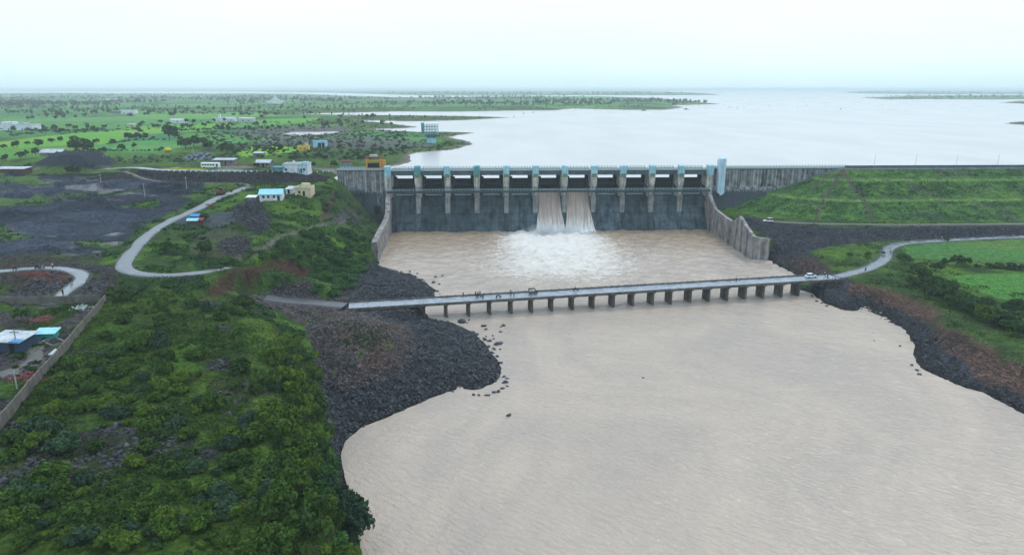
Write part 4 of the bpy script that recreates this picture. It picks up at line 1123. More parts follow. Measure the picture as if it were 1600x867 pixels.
def leaf_cloud(seed, clumps, n, size, flat=.5):
    """leaf-sized quads spread over clumps: clumps = [(centre, radius)]"""
    rg = np.random.default_rng(seed)
    cs = np.array([c for c, r in clumps], float); rs = np.array([r for c, r in clumps], float)
    pr = rs ** 2; pr /= pr.sum(); k = rg.choice(len(cs), n, p=pr)
    d = rg.normal(size=(n, 3)); d /= np.linalg.norm(d, axis=1)[:, None]; d[:, 2] = np.where(d[:, 2] < -.35, -d[:, 2], d[:, 2])
    rad = rs[k] * (rg.random(n) ** .35) * (1 + .12 * rg.normal(size=n))
    p = cs[k] + d * rad[:, None] * np.array([1, 1, .8])
    nrm = d * .9 + rg.normal(size=(n, 3)) * flat; nrm[:, 2] += .35; nrm /= np.linalg.norm(nrm, axis=1)[:, None]
    t = np.cross(nrm, rg.normal(size=(n, 3))); t /= np.linalg.norm(t, axis=1)[:, None] + 1e-9; b = np.cross(nrm, t)
    s = size * (.6 + .8 * rg.random(n))[:, None]
    V = np.stack([p - t * s, p - b * s * .6 + nrm * s * .15, p + t * s, p + b * s * .6 + nrm * s * .15], 1).reshape(-1, 3)
    V[:, 2] = np.maximum(V[:, 2], -.4)
    return V, np.arange(4 * n).reshape(n, 4)
def shrub_mesh(seed, n=1500, size=.16, tall=.75, nc=14):
    rg = random.Random(seed); cl = []
    for i in range(nc):
        a = rg.uniform(0, 6.28); r = rg.uniform(0, .72) ** .7 * .78; h = (1 - (r / 1.0) ** 2) * tall * rg.uniform(.55, 1.0)
        cl.append(((math.cos(a) * r, math.sin(a) * r, max(.08, h * .72)), rg.uniform(.18, .40)))
    return leaf_cloud(seed, cl, n, size)
def crown_mesh(seed, n=900, size=.14, nc=16, base=.25, spread=1.0):
    rg = random.Random(seed); cl = []
    for i in range(nc):
        a = rg.uniform(0, 6.28); r = rg.uniform(0, 1) ** .6 * .80 * spread; z = base - .16 + .68 * math.sqrt(max(0, 1 - (r / 1.05) ** 2)) * rg.uniform(.35, 1.25)
        cl.append(((math.cos(a) * r, math.sin(a) * r, z + .12), rg.uniform(.20, .38)))
    return leaf_cloud(seed, cl, n, size)
def trunk_mesh(seed, n=5):
    rg = random.Random(seed); m = MB()
    m.bar((0, 0, -.6), (rg.uniform(-.04, .04), .02, .5), .085, .06, 7)
    for i in range(n):
        a = rg.uniform(0, 6.28); q = (math.cos(a) * .45, math.sin(a) * .45, rg.uniform(.75, 1.05))
        m.bar((0, 0, rg.uniform(.25, .48)), q, .04, .015, 5)
    return m
SHR = [np_mesh("shrub", *shrub_mesh(s, 1700 if s < 6 else 1100, .105 if s < 6 else .12, t), [M_leafA]) for s, t in zip(range(8), (.7, .85, .6, .95, .75, 1.1, .8, .65))]
SHRm = {}
def shr(k, material):
    key = (k, material.name)
    if key not in SHRm:
        me = SHR[k].copy() if material is not M_leafA else SHR[k]
        if material is not M_leafA: me.materials.clear(); me.materials.append(material)
        SHRm[key] = me
    return SHRm[key]
def shrub(x, y, r, hscale, material, label, group, cat="shrub", z=None, k=None):
    o = bpy.data.objects.new("thicket_bush" if cat == "bush" else "shrub", shr(random.randrange(8) if k is None else k, material)); COL.objects.link(o)
    z = hz(x, y) if z is None else z
    o.location = (x, y, z - .1 * r); o.rotation_euler = (random.uniform(-.1, .1), random.uniform(-.1, .1), random.uniform(0, 6.28))
    o.scale = (r, r * random.uniform(.85, 1.15), r * hscale)
    return tag(o, label, cat, group)
CRW = {}
def crown_data(k, lod, material):
    key = (k, lod, material.name)
    if key not in CRW:
        n, sz, nc = [(2600, .085, 22), (700, .12, 15), (160, .22, 9)][lod]
        CRW[key] = np_mesh("crown", *crown_mesh(50 + k * 7 + lod, n, sz, nc), [material])
    return CRW[key]
TRK = [trunk_mesh(s).mesh("trunk", M_bark) for s in range(4)]
def tree(x, y, r, material, label, group, z=None, h=None, lod=1, name="tree"):
    z = hz(x, y) if z is None else z
    t = empty(name, (x, y, z), random.uniform(0, 6.28), label, "tree", group)
    h = (h or r * random.uniform(1.25, 1.6))
    c = link(bpy.data.objects.new("crown", crown_data(random.randrange(5), lod, material)), t); c.scale = (r, r * random.uniform(.85, 1.1), h)
    q = link(bpy.data.objects.new("trunk", random.choice(TRK)), t); q.scale = (r * .8, r * .8, h)
    return t
def inpoly(px, py, poly):
    ins = False; n = len(poly)
    for i in range(n):
        ax, ay = poly[i]; bx, by = poly[(i + 1) % n]
        if (ay > py) != (by > py) and px < (bx - ax) * (py - ay) / (by - ay) + ax: ins = not ins
    return ins
def samp(poly, n, sep=0.0, tries=60):
    xs = [q[0] for q in poly]; ys = [q[1] for q in poly]; res = []
    for _ in range(n * tries):
        if len(res) >= n: break
        x = random.uniform(min(xs), max(xs)); y = random.uniform(min(ys), max(ys))
        if not inpoly(x, y, poly): continue
        if sep and any((x - a) ** 2 + ((y - b) * 1.6) ** 2 < (sep * (.4 + max(0, (y - 440)) / 400)) ** 2 for a, b in res): continue
        res.append((x, y))
    return res
def zdepth(p): return p.y * math.cos(PITCH) + (CAM_H - p.z) * math.sin(PITCH)
SZ = ["small", "knee-high", "rounded", "broad", "tall"]
def sizeword(r): return "small" if r < 1.2 else "medium" if r < 2.2 else "large" if r < 3.3 else "very large"

# ---- foreground plateau: one shrub at a time
named_px = [(275,668,54,'G'),(105,700,66,'G'),(215,545,46,'A'),(220,812,56,'A'),(322,806,60,'A'),(30,772,56,'G'),(345,775,50,'G'),(160,640,56,'Y'),(120,605,50,'A'),(262,580,40,'A'),(60,700,40,'Y'),(196,505,34,'A'),(60,610,30,'Y'),
            (255,655,34,'A'),(180,590,46,'A'),(140,560,30,'G'),(310,560,44,'A'),(335,520,40,'A'),(200,470,34,'A'),(250,478,30,'A'),(380,480,40,'A'),(345,500,36,'A'),(300,478,30,'A'),(115,808,44,'Y'),(50,810,60,'A'),(180,770,30,'A'),
            (390,660,40,'G'),(360,700,50,'G'),(330,640,44,'A'),(230,700,40,'A'),(150,700,44,'A'),(375,580,40,'A'),(270,740,44,'A'),(60,650,34,'A'),(90,760,40,'A'),(250,530,30,'G'),(165,530,26,'A')]
MM = {'A': M_leafA, 'G': M_leafG, 'Y': M_leafY}
TW = {'A': "dark green", 'G': "greyish green", 'Y': "yellow-green"}
def near_what(p_):
    st_ = final_h(np.array([p_.x]), np.array([p_.y]), True)
    return "by bare stones" if st_[2][0] > .4 else "on bright grass" if st_[1][0][1] > .075 else "amid undergrowth"
def fg_zone(px, py):
    if px < 150 and py > 470 and py < 640: return "beside the boundary wall"
    if py < 520: return "at the plateau's far edge"
    if px > 350: return "near the cliff brink"
    if py > 740: return "at the stony near end" if px > 200 else "at the near corner"
    if px < 170: return "below the boundary wall"
    return "in mid plateau" if px < 290 else "on the river side"
plate = [(170,476),(330,478),(395,484),(432,502),(455,560),(468,660),(478,760),(490,858),(8,858),(8,680),(80,590),(130,530)]
n_sh = 0
OPEN_PX = [(378,500),(418,500),(436,545),(428,620),(430,700),(424,780),(418,862),(378,862),(398,760),(392,680),(388,600)]
for px, py, wpx, m_ in named_px:
    p_ = hit(px, py); r = wpx * zdepth(p_) / FPX * .5
    shrub(p_.x, p_.y, r, random.uniform(1.1, 1.4), MM[m_], f"{sizeword(r)} {TW[m_]} prominent bush {near_what(p_)} {fg_zone(px, py)}", "bushes standing out on the plateau"); n_sh += 1
for px, py in samp(plate, 300, 14):
    if inpoly(px, py, OPEN_PX) and random.random() < .9: continue
    p_ = hit(px, py + 2)
    if fbm(np.array([p_.x / 13]), np.array([p_.y / 13]), 333, 3)[0] > .585: continue
    m_ = random.choices('AGY', (5.5, 1.6, 3))[0]
    r = random.choice((random.uniform(.7, 1.6), random.uniform(1.4, 2.6))) * (1.2 if px > 390 else 1)
    shrub(p_.x, p_.y, r, random.uniform(.95, 1.4), MM[m_], f"{sizeword(r)} {TW[m_]} shrub {near_what(p_)} {fg_zone(px, py)}", "shrubs scattered over the plateau"); n_sh += 1
# ---- the brink: tall leafy trees leaning over the river cliff
crest_px = [(428,500,17.5),(452,545,18),(462,600,18),(468,660,18.5),(476,720,18.5),(490,780,18.5),(496,860,18.5),(498,940,18.5)]
toe_px = [(478,520,5),(497,570,4),(508,620,3.5),(516,665,2.5),(517,705,1.4),(524,750,1.2),(538,800,1),(552,870,1)]
cw_ = [at(*q) for q in crest_px]; tw_ = [at(*q) for q in toe_px]
def along(L_, t):
    t *= len(L_) - 1; i = min(int(t), len(L_) - 2); return L_[i].lerp(L_[i + 1], t - i)
for k in range(64):
    t = (k + random.random()) / 64; a = along(cw_, t); b = along(tw_, min(1, t * 1.0)); s_ = random.uniform(-.2, .85)
    q = a.lerp(b, max(0, s_)); q.x += (s_ * 5 if s_ < 0 else 0)
    r = random.uniform(1.5, 3.0); zz = hz(q.x, q.y)
    mm_ = random.choices((M_leafA, M_leafY, M_leafV), (2.5, 4.5, 3))[0]
    col_ = {M_leafA: "dark green", M_leafY: "yellow-green", M_leafV: "bright green"}[mm_]
    where = "high on the brink of the river cliff" if s_ < .15 else "clinging to the face of the river cliff"
    shrub(q.x, q.y, r, random.uniform(.8, 1.3), mm_, f"{sizeword(r)} {col_} leafy bush {where}", "bushes along the river cliff", "bush", z=zz)
for px, py, wpx in ((440,672,72),(452,600,56),(432,560,44),(470,705,60),(430,800,78),(462,780,80),(500,800,60),(478,850,84),(430,858,80),(450,735,64),(425,640,40),(410,600,40)):
    p_ = hit(px, py + 10); r = wpx * zdepth(p_) / FPX * .5
    tree(p_.x, p_.y, r, M_leafY if px % 4 < 2 else M_leafA, f"{'bushy yellow-green' if px % 4 < 2 else 'bushy dark green'} tree on the cliff brink, {'above the water' if py > 740 else 'above the rubble'}", "trees on the cliff brink", h=r * 1.25, lod=0)
for px, py, wpx in ((548,850,76),(522,866,60),(549,800,46),(533,828,50)):
    p_ = at(px, py, 1.2); r = wpx * zdepth(p_) / FPX * .5
    tree(p_.x, p_.y, r, M_leafG, f"{'broadest' if wpx > 70 else 'broad' if wpx > 55 else 'middling' if wpx > 48 else 'slim'} greyish green tree at the foot of the river cliff, by the water's edge", "trees at the foot of the cliff", h=r * 1.5, lod=0)
# ---- north lobe hillside, thick with creepers
lobe = [(440,376),(500,361),(556,362),(574,380),(580,412),(560,428),(545,452),(520,464),(492,458),(480,435),(462,408),(430,398)]
for px, py in samp(lobe, 125, 0):
    p_ = hit(px, py); r = random.uniform(1.7, 3.3)
    w_ = "near the foot of the wing-wall slope" if py > 425 else "high on the wing-wall slope" if py < 385 else "half way up the wing-wall slope"
    shrub(p_.x, p_.y, r, random.uniform(.7, 1.0), M_leafV, f"{sizeword(r)} green thicket bush {w_}", "thicket bushes on the hillside by the wing wall", "bush", z=p_.z, k=random.randrange(6))
for poly, n, rr, where in (([(340,408),(395,395),(440,378),(450,400),(400,404),(360,420),(335,440),(310,455),(300,440)], 24, (1.2, 2.6), "along the green rim above the red earth cut"),
                           ([(245,375),(300,352),(330,352),(345,388),(330,410),(250,408)], 14, (.9, 2.0), "inside the hairpin of the pale road"),
                           ([(420,330),(480,310),(510,330),(480,352),(430,350)], 14, (.8, 1.6), "on the green shelf below the yellow house"),
                           ([(500,300),(530,296),(550,320),(520,345),(490,340)], 12, (.8, 1.8), "on the gully edge near the dam"),
                           ([(535,305),(560,325),(592,350),(574,370),(545,352)], 22, (.7, 1.7), "on the slope facing the dam block"),
                           ([(160,455),(250,438),(330,440),(320,470),(170,466)], 16, (.8, 1.8), "on the bank below the hairpin road")):
    for px, py in samp(poly, n, 0):
        p_ = hit(px, py); r = random.uniform(*rr)
        shrub(p_.x, p_.y, r, random.uniform(.6, .9), random.choice((M_leafA, M_leafV, M_leafG)), f"{sizeword(r)} bush {where}", "bushes " + where, "bush", z=p_.z)

# ---- single trees seen at mid distance: (px, base py, crown width px)
near_trees = [(262,395,20,"round dark tree inside the hairpin road"),(322,398,30,"big dark tree in the hollow inside the hairpin road"),(320,346,18,"dark tree shading the blue tarp tents"),(424,312,16,"dark tree in front of the white-roofed house"),
              (443,300,10,"small dark tree between the white-roofed and the yellow house"),(115,273,20,"lone tree in front of the great black spoil heap"),(132,262,9,"thin dark tree on the black spoil heap"),(35,500,26,"dark tree in the walled yard"),
              (56,243,16,"dark tree left of the long shed roof"),(40,244,13,"smaller tree left of the long shed roof"),(32,249,14,"low bushy tree left of the great spoil heap"),(10,252,14,"low tree above the brick store"),
              (30,268,14,"dark bushy tree behind the brick store"),(45,265,14,"dark spreading tree behind the brick store"),(118,236,26,"wide dark tree behind the great spoil heap"),(130,237,24,"paler round tree behind the great spoil heap"),(143,237,22,"dark tree at the right end of the clump behind the spoil heap"),
              (163,238,10,"small dark tree on the field hedge"),(190,236,14,"dark tree on the field hedge beyond the spoil heap"),(252,236,9,"dark little tree at the end of the field hedge"),
              (290,233,24,"dark tree in the clump at the field corner"),(303,230,24,"tall dark tree in the clump at the field corner"),(318,226,15,"tree standing behind the field corner clump"),(326,234,20,"low wide tree at the field corner"),
              (355,241,26,"big round tree behind the parked bus"),(372,241,12,"small tree beside the big one behind the bus"),(265,219,28,"very wide dark tree in the bright green field"),(281,220,10,"small tree under the very wide field tree"),
              (201,219,16,"dark tree, first of a row in the bright field"),(213,219,16,"dark tree, second of a row in the bright field"),(225,219,14,"dark tree, third of a row in the bright field"),(217,209,14,"pale tree behind the row in the bright field"),(240,218,6,"thin tree between the field row and the wide tree"),
              (209,232,10,"small lone tree in the green field"),(176,226,12,"dark tree on the dark hedge line"),(151,225,10,"round dark tree on the hedge end"),(118,224,16,"dark tree left of the hedge line"),
              (27,231,16,"spreading dark tree in the far left meadow"),(43,227,9,"small tree in the far left meadow"),(60,230,17,"rounded dark tree in the far left meadow"),(81,224,11,"round dark tree, left of a pair in the meadow"),(95,222,10,"round dark tree, right of a pair in the meadow"),(6,233,12,"dark tree at the edge of the meadow"),
              (500,248,12,"dark tree behind the blue-white house"),(522,262,14,"dark bushy tree left of the red-topped frame"),(563,252,14,"dark tree between the red-topped frame and the gantry"),(598,238,10,"dark tree behind the gantry"),(630,236,12,"tree near the tip of the green point"),(610,240,12,"round tree on the green point"),(456,252,12,"dark bushy tree over the blue-white house"),
              (487,262,12,"scrubby tree right of the blue-white house"),(424,238,10,"dark tree at the edge of the bright field"),(400,262,9,"small tree beside the grey shed"),(530,232,9,"dark shrubby tree on the quarry slope")]
for px, py, wpx, lb in near_trees:
    p_ = hit(px, py); r = wpx * zdepth(p_) / FPX * .5
    tree(p_.x, p_.y, r, M_leafT, lb, None, z=p_.z, h=r * random.uniform(1.15, 1.45), lod=1)
east_trees = [(1414,412,22,"dark umbrella-shaped tree by the bend of the wet road"),(1440,440,34,"dense dark tree, first of the belt beside the field"),(1456,452,36,"wide dark tree in the belt beside the field"),(1478,470,48,"largest round tree of the belt beside the field"),
              (1498,480,40,"leafy tree in the middle of the belt beside the field"),(1520,488,40,"bushy tree where the belt turns along the bank"),(1545,502,40,"yellow-green tree on the bank belt"),(1568,512,44,"dense tree on the bank belt"),(1592,528,46,"dense tree at the last bend of the bank belt"),(1582,492,36,"dark tree behind the bank belt"),
              (1540,482,26,"dark low tree behind the bank belt"),(1475,414,16,"dark tree at the head of the field hedge"),(1494,416,24,"round dark tree in the field hedge"),(1508,414,22,"dark tree beside the round one in the field hedge"),(1430,425,18,"low dark tree behind the belt near the road"),(1462,424,22,"dark tree behind the head of the belt"),
              (1525,420,12,"small dark tree alone in the field"),(1560,420,16,"low bushy tree on the far field hedge"),(1580,421,16,"low dark tree on the far field hedge"),(1597,423,16,"low tree at the far end of the field hedge"),(1545,418,12,"little bush-like tree on the far field hedge"),
              (1356,400,12,"small round tree on the green tongue inside the road bend"),(1328,402,12,"small tree on the green tongue"),(1418,378,8,"dark little tree beside the upper road"),(1479,377,8,"dark little tree by the upper road near the fields"),(1380,398,8,"bush-like tree on the inside of the bend"),(1450,466,24,"low tree at the earth scarp"),(1425,446,20,"low leafy tree above the earth scarp")]
for px, py, wpx, lb in east_trees:
    p_ = hit(px, py); r = wpx * zdepth(p_) / FPX * .5
    tree(p_.x, p_.y, r, M_leafY if "yellow" in lb else M_leafT if px % 3 else M_leafA, lb, None, z=p_.z, h=r * random.uniform(1.0, 1.25), lod=0 if wpx > 30 else 1)

# ---- trees scattered over the farmland: individuals for the nearer ones
far_trees = []
def field_tree(px, py, hgt_m, lod, m_=None):
    p_ = hit(px, py)
    if far_h(np.array([p_.x]), np.array([p_.y]))[1][0] < 6: return None
    return p_
cnt = 0
mid_polys = [([(5,200),(100,198),(200,196),(300,188),(380,190),(440,196),(600,192),(640,196),(560,202),(440,204),(360,206),(300,204),(200,206),(60,207),(5,210)], 70, (4, 6.5), "between the fields past the black ground"),
             ([(300,205),(440,212),(640,226),(640,236),(560,246),(440,250),(360,246),(330,232)], 46, (2.2, 4.0), "in the scrub behind the dam road"),
             ([(5,176),(300,172),(540,176),(620,190),(400,186),(200,184),(5,190)], 60, (5, 7.5), "among the distant fields")]
for poly, n, rr, where in mid_polys:
    for px, py in samp(poly, n, 0):
        if math.sin(px * .13) * math.cos(py * .9) > .55: continue
        p_ = field_tree(px, py, 6, 2)
        if p_ is None: continue
        r = random.uniform(*rr) * .62
        tree(p_.x, p_.y, r, M_leafT, f"{'small' if r < 2.4 else 'middling' if r < 3.6 else 'broad'} dark green tree {where}", "trees " + where, z=p_.z, lod=2 if p_.y > 500 else 1, h=r * 1.4); cnt += 1
# low scrub between them and the farther trees are beyond counting
def scatter_mass(name, label, spots_, proto, material, cat=None):
    """spots_: array (n,5) x, y, z, r, h; one mesh"""
    Vs = []; Fs = []; b = 0
    for i, (x, y, z, r, h) in enumerate(spots_):
        pv_, pf = proto[i % len(proto)]; a = random.uniform(0, 6.28); c_, s_ = math.cos(a), math.sin(a)
        q = np.stack([(pv_[:, 0] * c_ - pv_[:, 1] * s_) * r + x, (pv_[:, 0] * s_ + pv_[:, 1] * c_) * r + y, pv_[:, 2] * h + z], 1)
        Vs.append(q); Fs.append(pf + b); b += len(q)
    o = link(bpy.data.objects.new(name, np_mesh(name, np.concatenate(Vs), np.concatenate(Fs), [material])))
    return tag(o, label, cat, None, "stuff")
def spots_world(n, xr, yfun, cond, rr):
    res = []; k = 0
    xs = []; ys = []
    for _ in range(n * 12): pass
    return res
def ray_grid(poly, n):
    """many pixels of an outline dropped on the far land in one go (flat fall, then true height)"""
    P = np.array(samp(poly, n, 0, 30)); z0 = 26.0
    x = (P[:, 0] - CX) / FPX; yy = -(P[:, 1] - CY) / FPX; c_, s_ = math.cos(PITCH), math.sin(PITCH)
    dx, dy, dz = x, c_ + yy * s_, -s_ + yy * c_
    t = (z0 - CAM_H) / dz
    X, Y = dx * t, dy * t
    h, sd = far_h(X, Y)
    return X, Y, h, sd
protoF = [leaf_cloud(200 + s, [((random.uniform(-.5, .5), random.uniform(-.5, .5), random.uniform(.45, .9)), random.uniform(.35, .5)) for _ in range(4)] + [((0, 0, .35), .45)], 34, .34) for s in range(6)]
sp = []
for poly, n, rr in (([(-60,146.5),(330,147.2),(560,151),(560,160),(330,163),(200,166),(-60,168)], 2300, (6, 13)), ([(-60,166),(330,162),(560,160),(560,174),(330,176),(-60,186)], 500, (3.5, 8)),
                    ([(540,150.5),(800,151.8),(950,152),(1030,154),(1080,158),(1120,163),(1060,165.5),(900,166),(700,166),(560,164)], 1100, (5, 13)), ([(540,165),(900,166),(1040,167),(880,171),(700,173),(560,175)], 160, (3, 6)),
                    ([(200,176),(420,176),(560,181),(640,184),(560,190),(420,196),(260,198)], 380, (2.5, 5)), ([(600,184),(640,182),(760,183),(700,186)], 26, (2, 4)),
                    ([(1330,147),(1600,148.5),(1600,154.6),(1450,154.6),(1390,155),(1345,153)], 420, (5, 14)), ([(560,144.5),(1000,146),(1100,148),(900,149),(620,148.2)], 500, (8, 20)), ([(1330,145),(1600,145),(1600,147),(1350,147)], 200, (8, 20)), ([(-60,143.3),(520,143.6),(520,145),(-60,146)], 300, (8, 20))):
    X, Y, h, sd = ray_grid(poly, n)
    for x, y, z, s_ in zip(X, Y, h, sd):
        if s_ > 4 and float(vnoise(np.array([x / (y * .09)]), np.array([y / (y * .12) + y / 300]), 7)[0]) > .38:
            r = random.uniform(*rr) * .5; sp.append((x, y, z - .2, r, r * random.uniform(1.1, 1.7)))
scatter_mass("distant_trees", "countless hazy trees spread over the far shores and farmland", sp, protoF, M_leafT)
protoS = [leaf_cloud(300 + s, [((random.uniform(-.5, .5), random.uniform(-.5, .5), random.uniform(.2, .5)), random.uniform(.3, .5)) for _ in range(4)], 40, .24) for s in range(6)]
sp = []
for poly, n, rr in (([(330,196),(560,191),(640,199),(640,235),(600,245),(520,250),(420,246),(330,236),(300,215)], 900, (1.2, 2.6)), ([(660,217),(735,221),(700,233),(650,238),(640,228)], 120, (.8, 1.8)), ([(600,205),(690,206.5),(730,208),(690,211),(600,214)], 120, (.8, 1.6)),
                    ([(5,200),(120,206),(300,190),(330,196),(300,205),(120,212),(5,216)], 160, (1.2, 2.6)), ([(150,246),(330,240),(400,246),(330,254),(200,256)], 160, (.8, 1.6)), ([(0,262),(60,262),(200,272),(240,280),(120,284),(0,290)], 60, (.6, 1.3))):
    if poly[0][1] > 240 or poly[0][1] == 262:
        for px, py in samp(poly, n, 0):
            p_ = hit(px, py); r = random.uniform(*rr); sp.append((p_.x, p_.y, p_.z - .1, r, r * random.uniform(.8, 1.2)))
        continue
    X, Y, h, sd = ray_grid(poly, n)
    hh = final_h(X, Y)
    for x, y, z, s_ in zip(X, Y, hh, sd):
        if s_ > 3: r = random.uniform(*rr); sp.append((x, y, z - .1, r, r * random.uniform(.7, 1.1)))
scatter_mass("scrub", "low thorny scrub covering the land behind the dam road", sp, protoS, M_leafG)
# hedge lines of the near fields
sp = []
def hedge(pts, n, rr):
    for _ in range(n):
        k = random.randrange(len(pts) - 1); t = random.random(); px = pts[k][0] * (1 - t) + pts[k + 1][0] * t; py = pts[k][1] * (1 - t) + pts[k + 1][1] * t + random.uniform(-.5, .5)
        p_ = hit(px, py); r = random.uniform(*rr); sp.append((p_.x, p_.y, p_.z - .1, r, r * random.uniform(.8, 1.3)))
hedge([(40,204),(75,206),(120,205),(160,203)], 60, (1.5, 3.6)); hedge([(118,236),(190,236),(252,236)], 40, (1, 2)); hedge([(165,226),(205,220),(240,219),(300,218)], 50, (1, 1.8)); hedge([(60,208),(15,212)], 12, (1.5, 3))
hedge([(1545,419),(1600,423)], 16, (1, 1.8)); hedge([(1425,440),(1445,452),(1480,468),(1530,490),(1600,525)], 50, (1.2, 2.2)); hedge([(430,202),(330,203),(250,206)], 50, (1.5, 3))
scatter_mass("hedgerow_bushes", "tangled hedgerow bushes following the field edges", sp, protoS, M_leafT)

# ---- undergrowth on the plateau, the hillside and the banks
def tuft_mass(name, label, P, material, n_leaf, size, height):
    n = len(P); rg = RNG
    X = np.repeat(P[:, 0], n_leaf) + rg.normal(size=n * n_leaf) * height * .8; Y = np.repeat(P[:, 1], n_leaf) + rg.normal(size=n * n_leaf) * height * .8
    Z = np.repeat(P[:, 2], n_leaf) + rg.random(n * n_leaf) * height * np.repeat(.4 + rg.random(n), n_leaf)
    p_ = np.stack([X, Y, Z], 1); m = len(p_)
    nrm = rg.normal(size=(m, 3)) * .8; nrm[:, 2] += .7; nrm /= np.linalg.norm(nrm, axis=1)[:, None]
    t = np.cross(nrm, rg.normal(size=(m, 3))); t /= np.linalg.norm(t, axis=1)[:, None] + 1e-9; b = np.cross(nrm, t)
    s = (size * (.5 + rg.random(m)))[:, None]
    V = np.stack([p_ - t * s, p_ - b * s * .6, p_ + t * s, p_ + b * s * .6], 1).reshape(-1, 3)
    o = link(bpy.data.objects.new(name, np_mesh(name, V, np.arange(4 * m).reshape(m, 4), [material])))
    return tag(o, label, None, None, "stuff")
def scatter_xy(x0, x1, y0, y1, n, cond):
    x = RNG.uniform(x0, x1, n); y = RNG.uniform(y0, y1, n)
    h, col, stn, wt = final_h(x, y, True)
    k = cond(x, y, h, col, stn)
    return np.stack([x[k], y[k], h[k]], 1)
P = scatter_xy(-110, -12, 55, 172, 52000, lambda x, y, h, c, s: (h > 6) & (fbm(x / 4.5, y / 4.5, 88, 3) > .47) & (s < .5) & (np.abs(x) < 32 + (y - 40) * .78))
tuft_mass("undergrowth", "knee-high green undergrowth covering the near plateau", P[:20000], M_leafA, 4, .16, .30)
P = scatter_xy(-110, -12, 55, 172, 30000, lambda x, y, h, c, s: (h > 6) & (fbm(x / 9, y / 9, 188, 3) > .52) & (s < .5) & (np.abs(x) < 32 + (y - 40) * .78))
tuft_mass("weeds", "bright yellow-green weeds in patches over the near plateau", P[:12000], M_leafY, 4, .16, .25)
P = scatter_xy(-200, -50, 170, 345, 40000, lambda x, y, h, c, s: (h > 5) & (s < .3) & (c[:, 1] > c[:, 0] * 1.35) & (fbm(x / 5, y / 5, 288, 3) > .52))
tuft_mass("undergrowth", "low green growth over the spurs left of the dam", P[:11000], M_leafV, 4, .32, .6)
P = scatter_xy(90, 330, 170, 312, 30000, lambda x, y, h, c, s: (h > 3) & (s < .3) & (c[:, 1] > c[:, 0] * 1.5) & (fbm(x / 5, y / 5, 388, 3) > .55) & (c[:, 0] > .02) & ~((x > 125) & (y > 215) & (y < 290) & (x > 160)))
tuft_mass("undergrowth", "low green growth on the banks beside the bridge end", P[:7000], M_leafA, 4, .30, .5)
u = RNG.uniform(178, 420, 14000); v = -RNG.uniform(1.5, 43, 14000); zz = emb_z(u, v); dd_ = (30.4 - zz) * 2.07; k = (zz > 10.6) & (np.abs(dd_ - 9.2) > 2) & (np.abs(dd_ - 25.2) > 2) & (fbm(u / 6, v / 3, 488, 3) > .50)
P = np.stack([DX0 + u * cD - v * sD, DY0 + u * sD + v * cD, zz], 1)[k]
tuft_mass("weeds", "dark tufts of weeds speckling the grassy embankment", P[:4200], M_leafV, 4, .26, .35)

P = scatter_xy(-110, -12, 58, 170, 9000, lambda x, y, h, c, s: (h > 8) & (fbm(x / 7, y / 7, 588, 3) > .46) & (np.abs(x) < 32 + (y - 40) * .78))
protoU = [(v, f) for v, f in (shrub_mesh(900 + q, 110, .26, .8, 7) for q in range(5))]
scatter_mass("low_bushes", "low dark bushes knitting the plateau shrubs together", [(a, b_, c_ - .1, *(lambda r_: (r_, r_ * random.uniform(.8, 1.3)))(random.uniform(.35, .95))) for a, b_, c_ in P[:1500] if fbm(np.array([a / 13]), np.array([b_ / 13]), 333, 3)[0] < .57 and sdpoly(np.array([a]), np.array([b_]), Z_open, 12)[0] < 0], protoU, M_leafA)
# ================================================================== ROCKS
def rock_proto(seed):
    rg = np.random.default_rng(seed); bm = bmesh.new(); bmesh.ops.create_icosphere(bm, subdivisions=1, radius=1)
    v = np.array([q.co[:] for q in bm.verts]); f = np.array([[w_.index for w_ in q.verts] for q in bm.faces]); bm.free()
    v = v * (1 + .28 * rg.normal(size=(len(v), 1))) * np.array([1, .8, .6]); return v, f
RP_ = [rock_proto(s) for s in range(7)]
M_rock = mat("basalt_rock", (.04, .04, .045), .8, spec=.15); g = NB(M_rock); a = g.noise(g.pos(), .6, 4, .7)
g.l(g.ramp(a, [(.3, (.020, .021, .025)), (.52, (.042, .043, .050)), (.70, (.10, .095, .10))]), g.b.inputs['Base Color']); g.l(g.bump(g.noise(g.pos(), 4, 3, .6), .5, .08), g.b.inputs['Normal'])
M_rockb = mat("brown_rubble", (.09, .07, .06), .9); g = NB(M_rockb); a = g.noise(g.pos(), .8, 4, .7)
g.l(g.ramp(a, [(.3, (.045, .036, .034)), (.52, (.095, .072, .066)), (.70, (.16, .125, .115))]), g.b.inputs['Base Color'])
def rock_mass(name, label, P, rr, material):
    n = len(P); rg = RNG; Vs = []; Fs = []; b = 0
    which = rg.integers(0, 7, n); ang = rg.uniform(0, 6.28, n); r = rr[0] + (rr[1] - rr[0]) * rg.random(n) ** 3
    for w_ in range(7):
        k = which == w_; v, f = RP_[w_]; m = k.sum()
        if not m: continue
        c_, s_ = np.cos(ang[k])[:, None], np.sin(ang[k])[:, None]; tilt = rg.normal(size=(m, 1)) * .5
        x = v[None, :, 0] * c_ - v[None, :, 1] * s_; y = v[None, :, 0] * s_ + v[None, :, 1] * c_; z = v[None, :, 2] + x * tilt
        V = np.stack([x * r[k][:, None] + P[k, 0][:, None], y * r[k][:, None] + P[k, 1][:, None], z * r[k][:, None] + P[k, 2][:, None] + .15 * r[k][:, None]], -1).reshape(-1, 3)
        F = (f[None] + (np.arange(m) * len(v))[:, None, None]).reshape(-1, 3)
        Vs.append(V); Fs.append(F + b); b += len(V)
    o = link(bpy.data.objects.new(name, np_mesh(name, np.concatenate(Vs), np.concatenate(Fs), [material])))
    return tag(o, label, None, None, "stuff")
def zone(Z, marg=2): return lambda x, y: sdpoly(x, y, Z, 12)
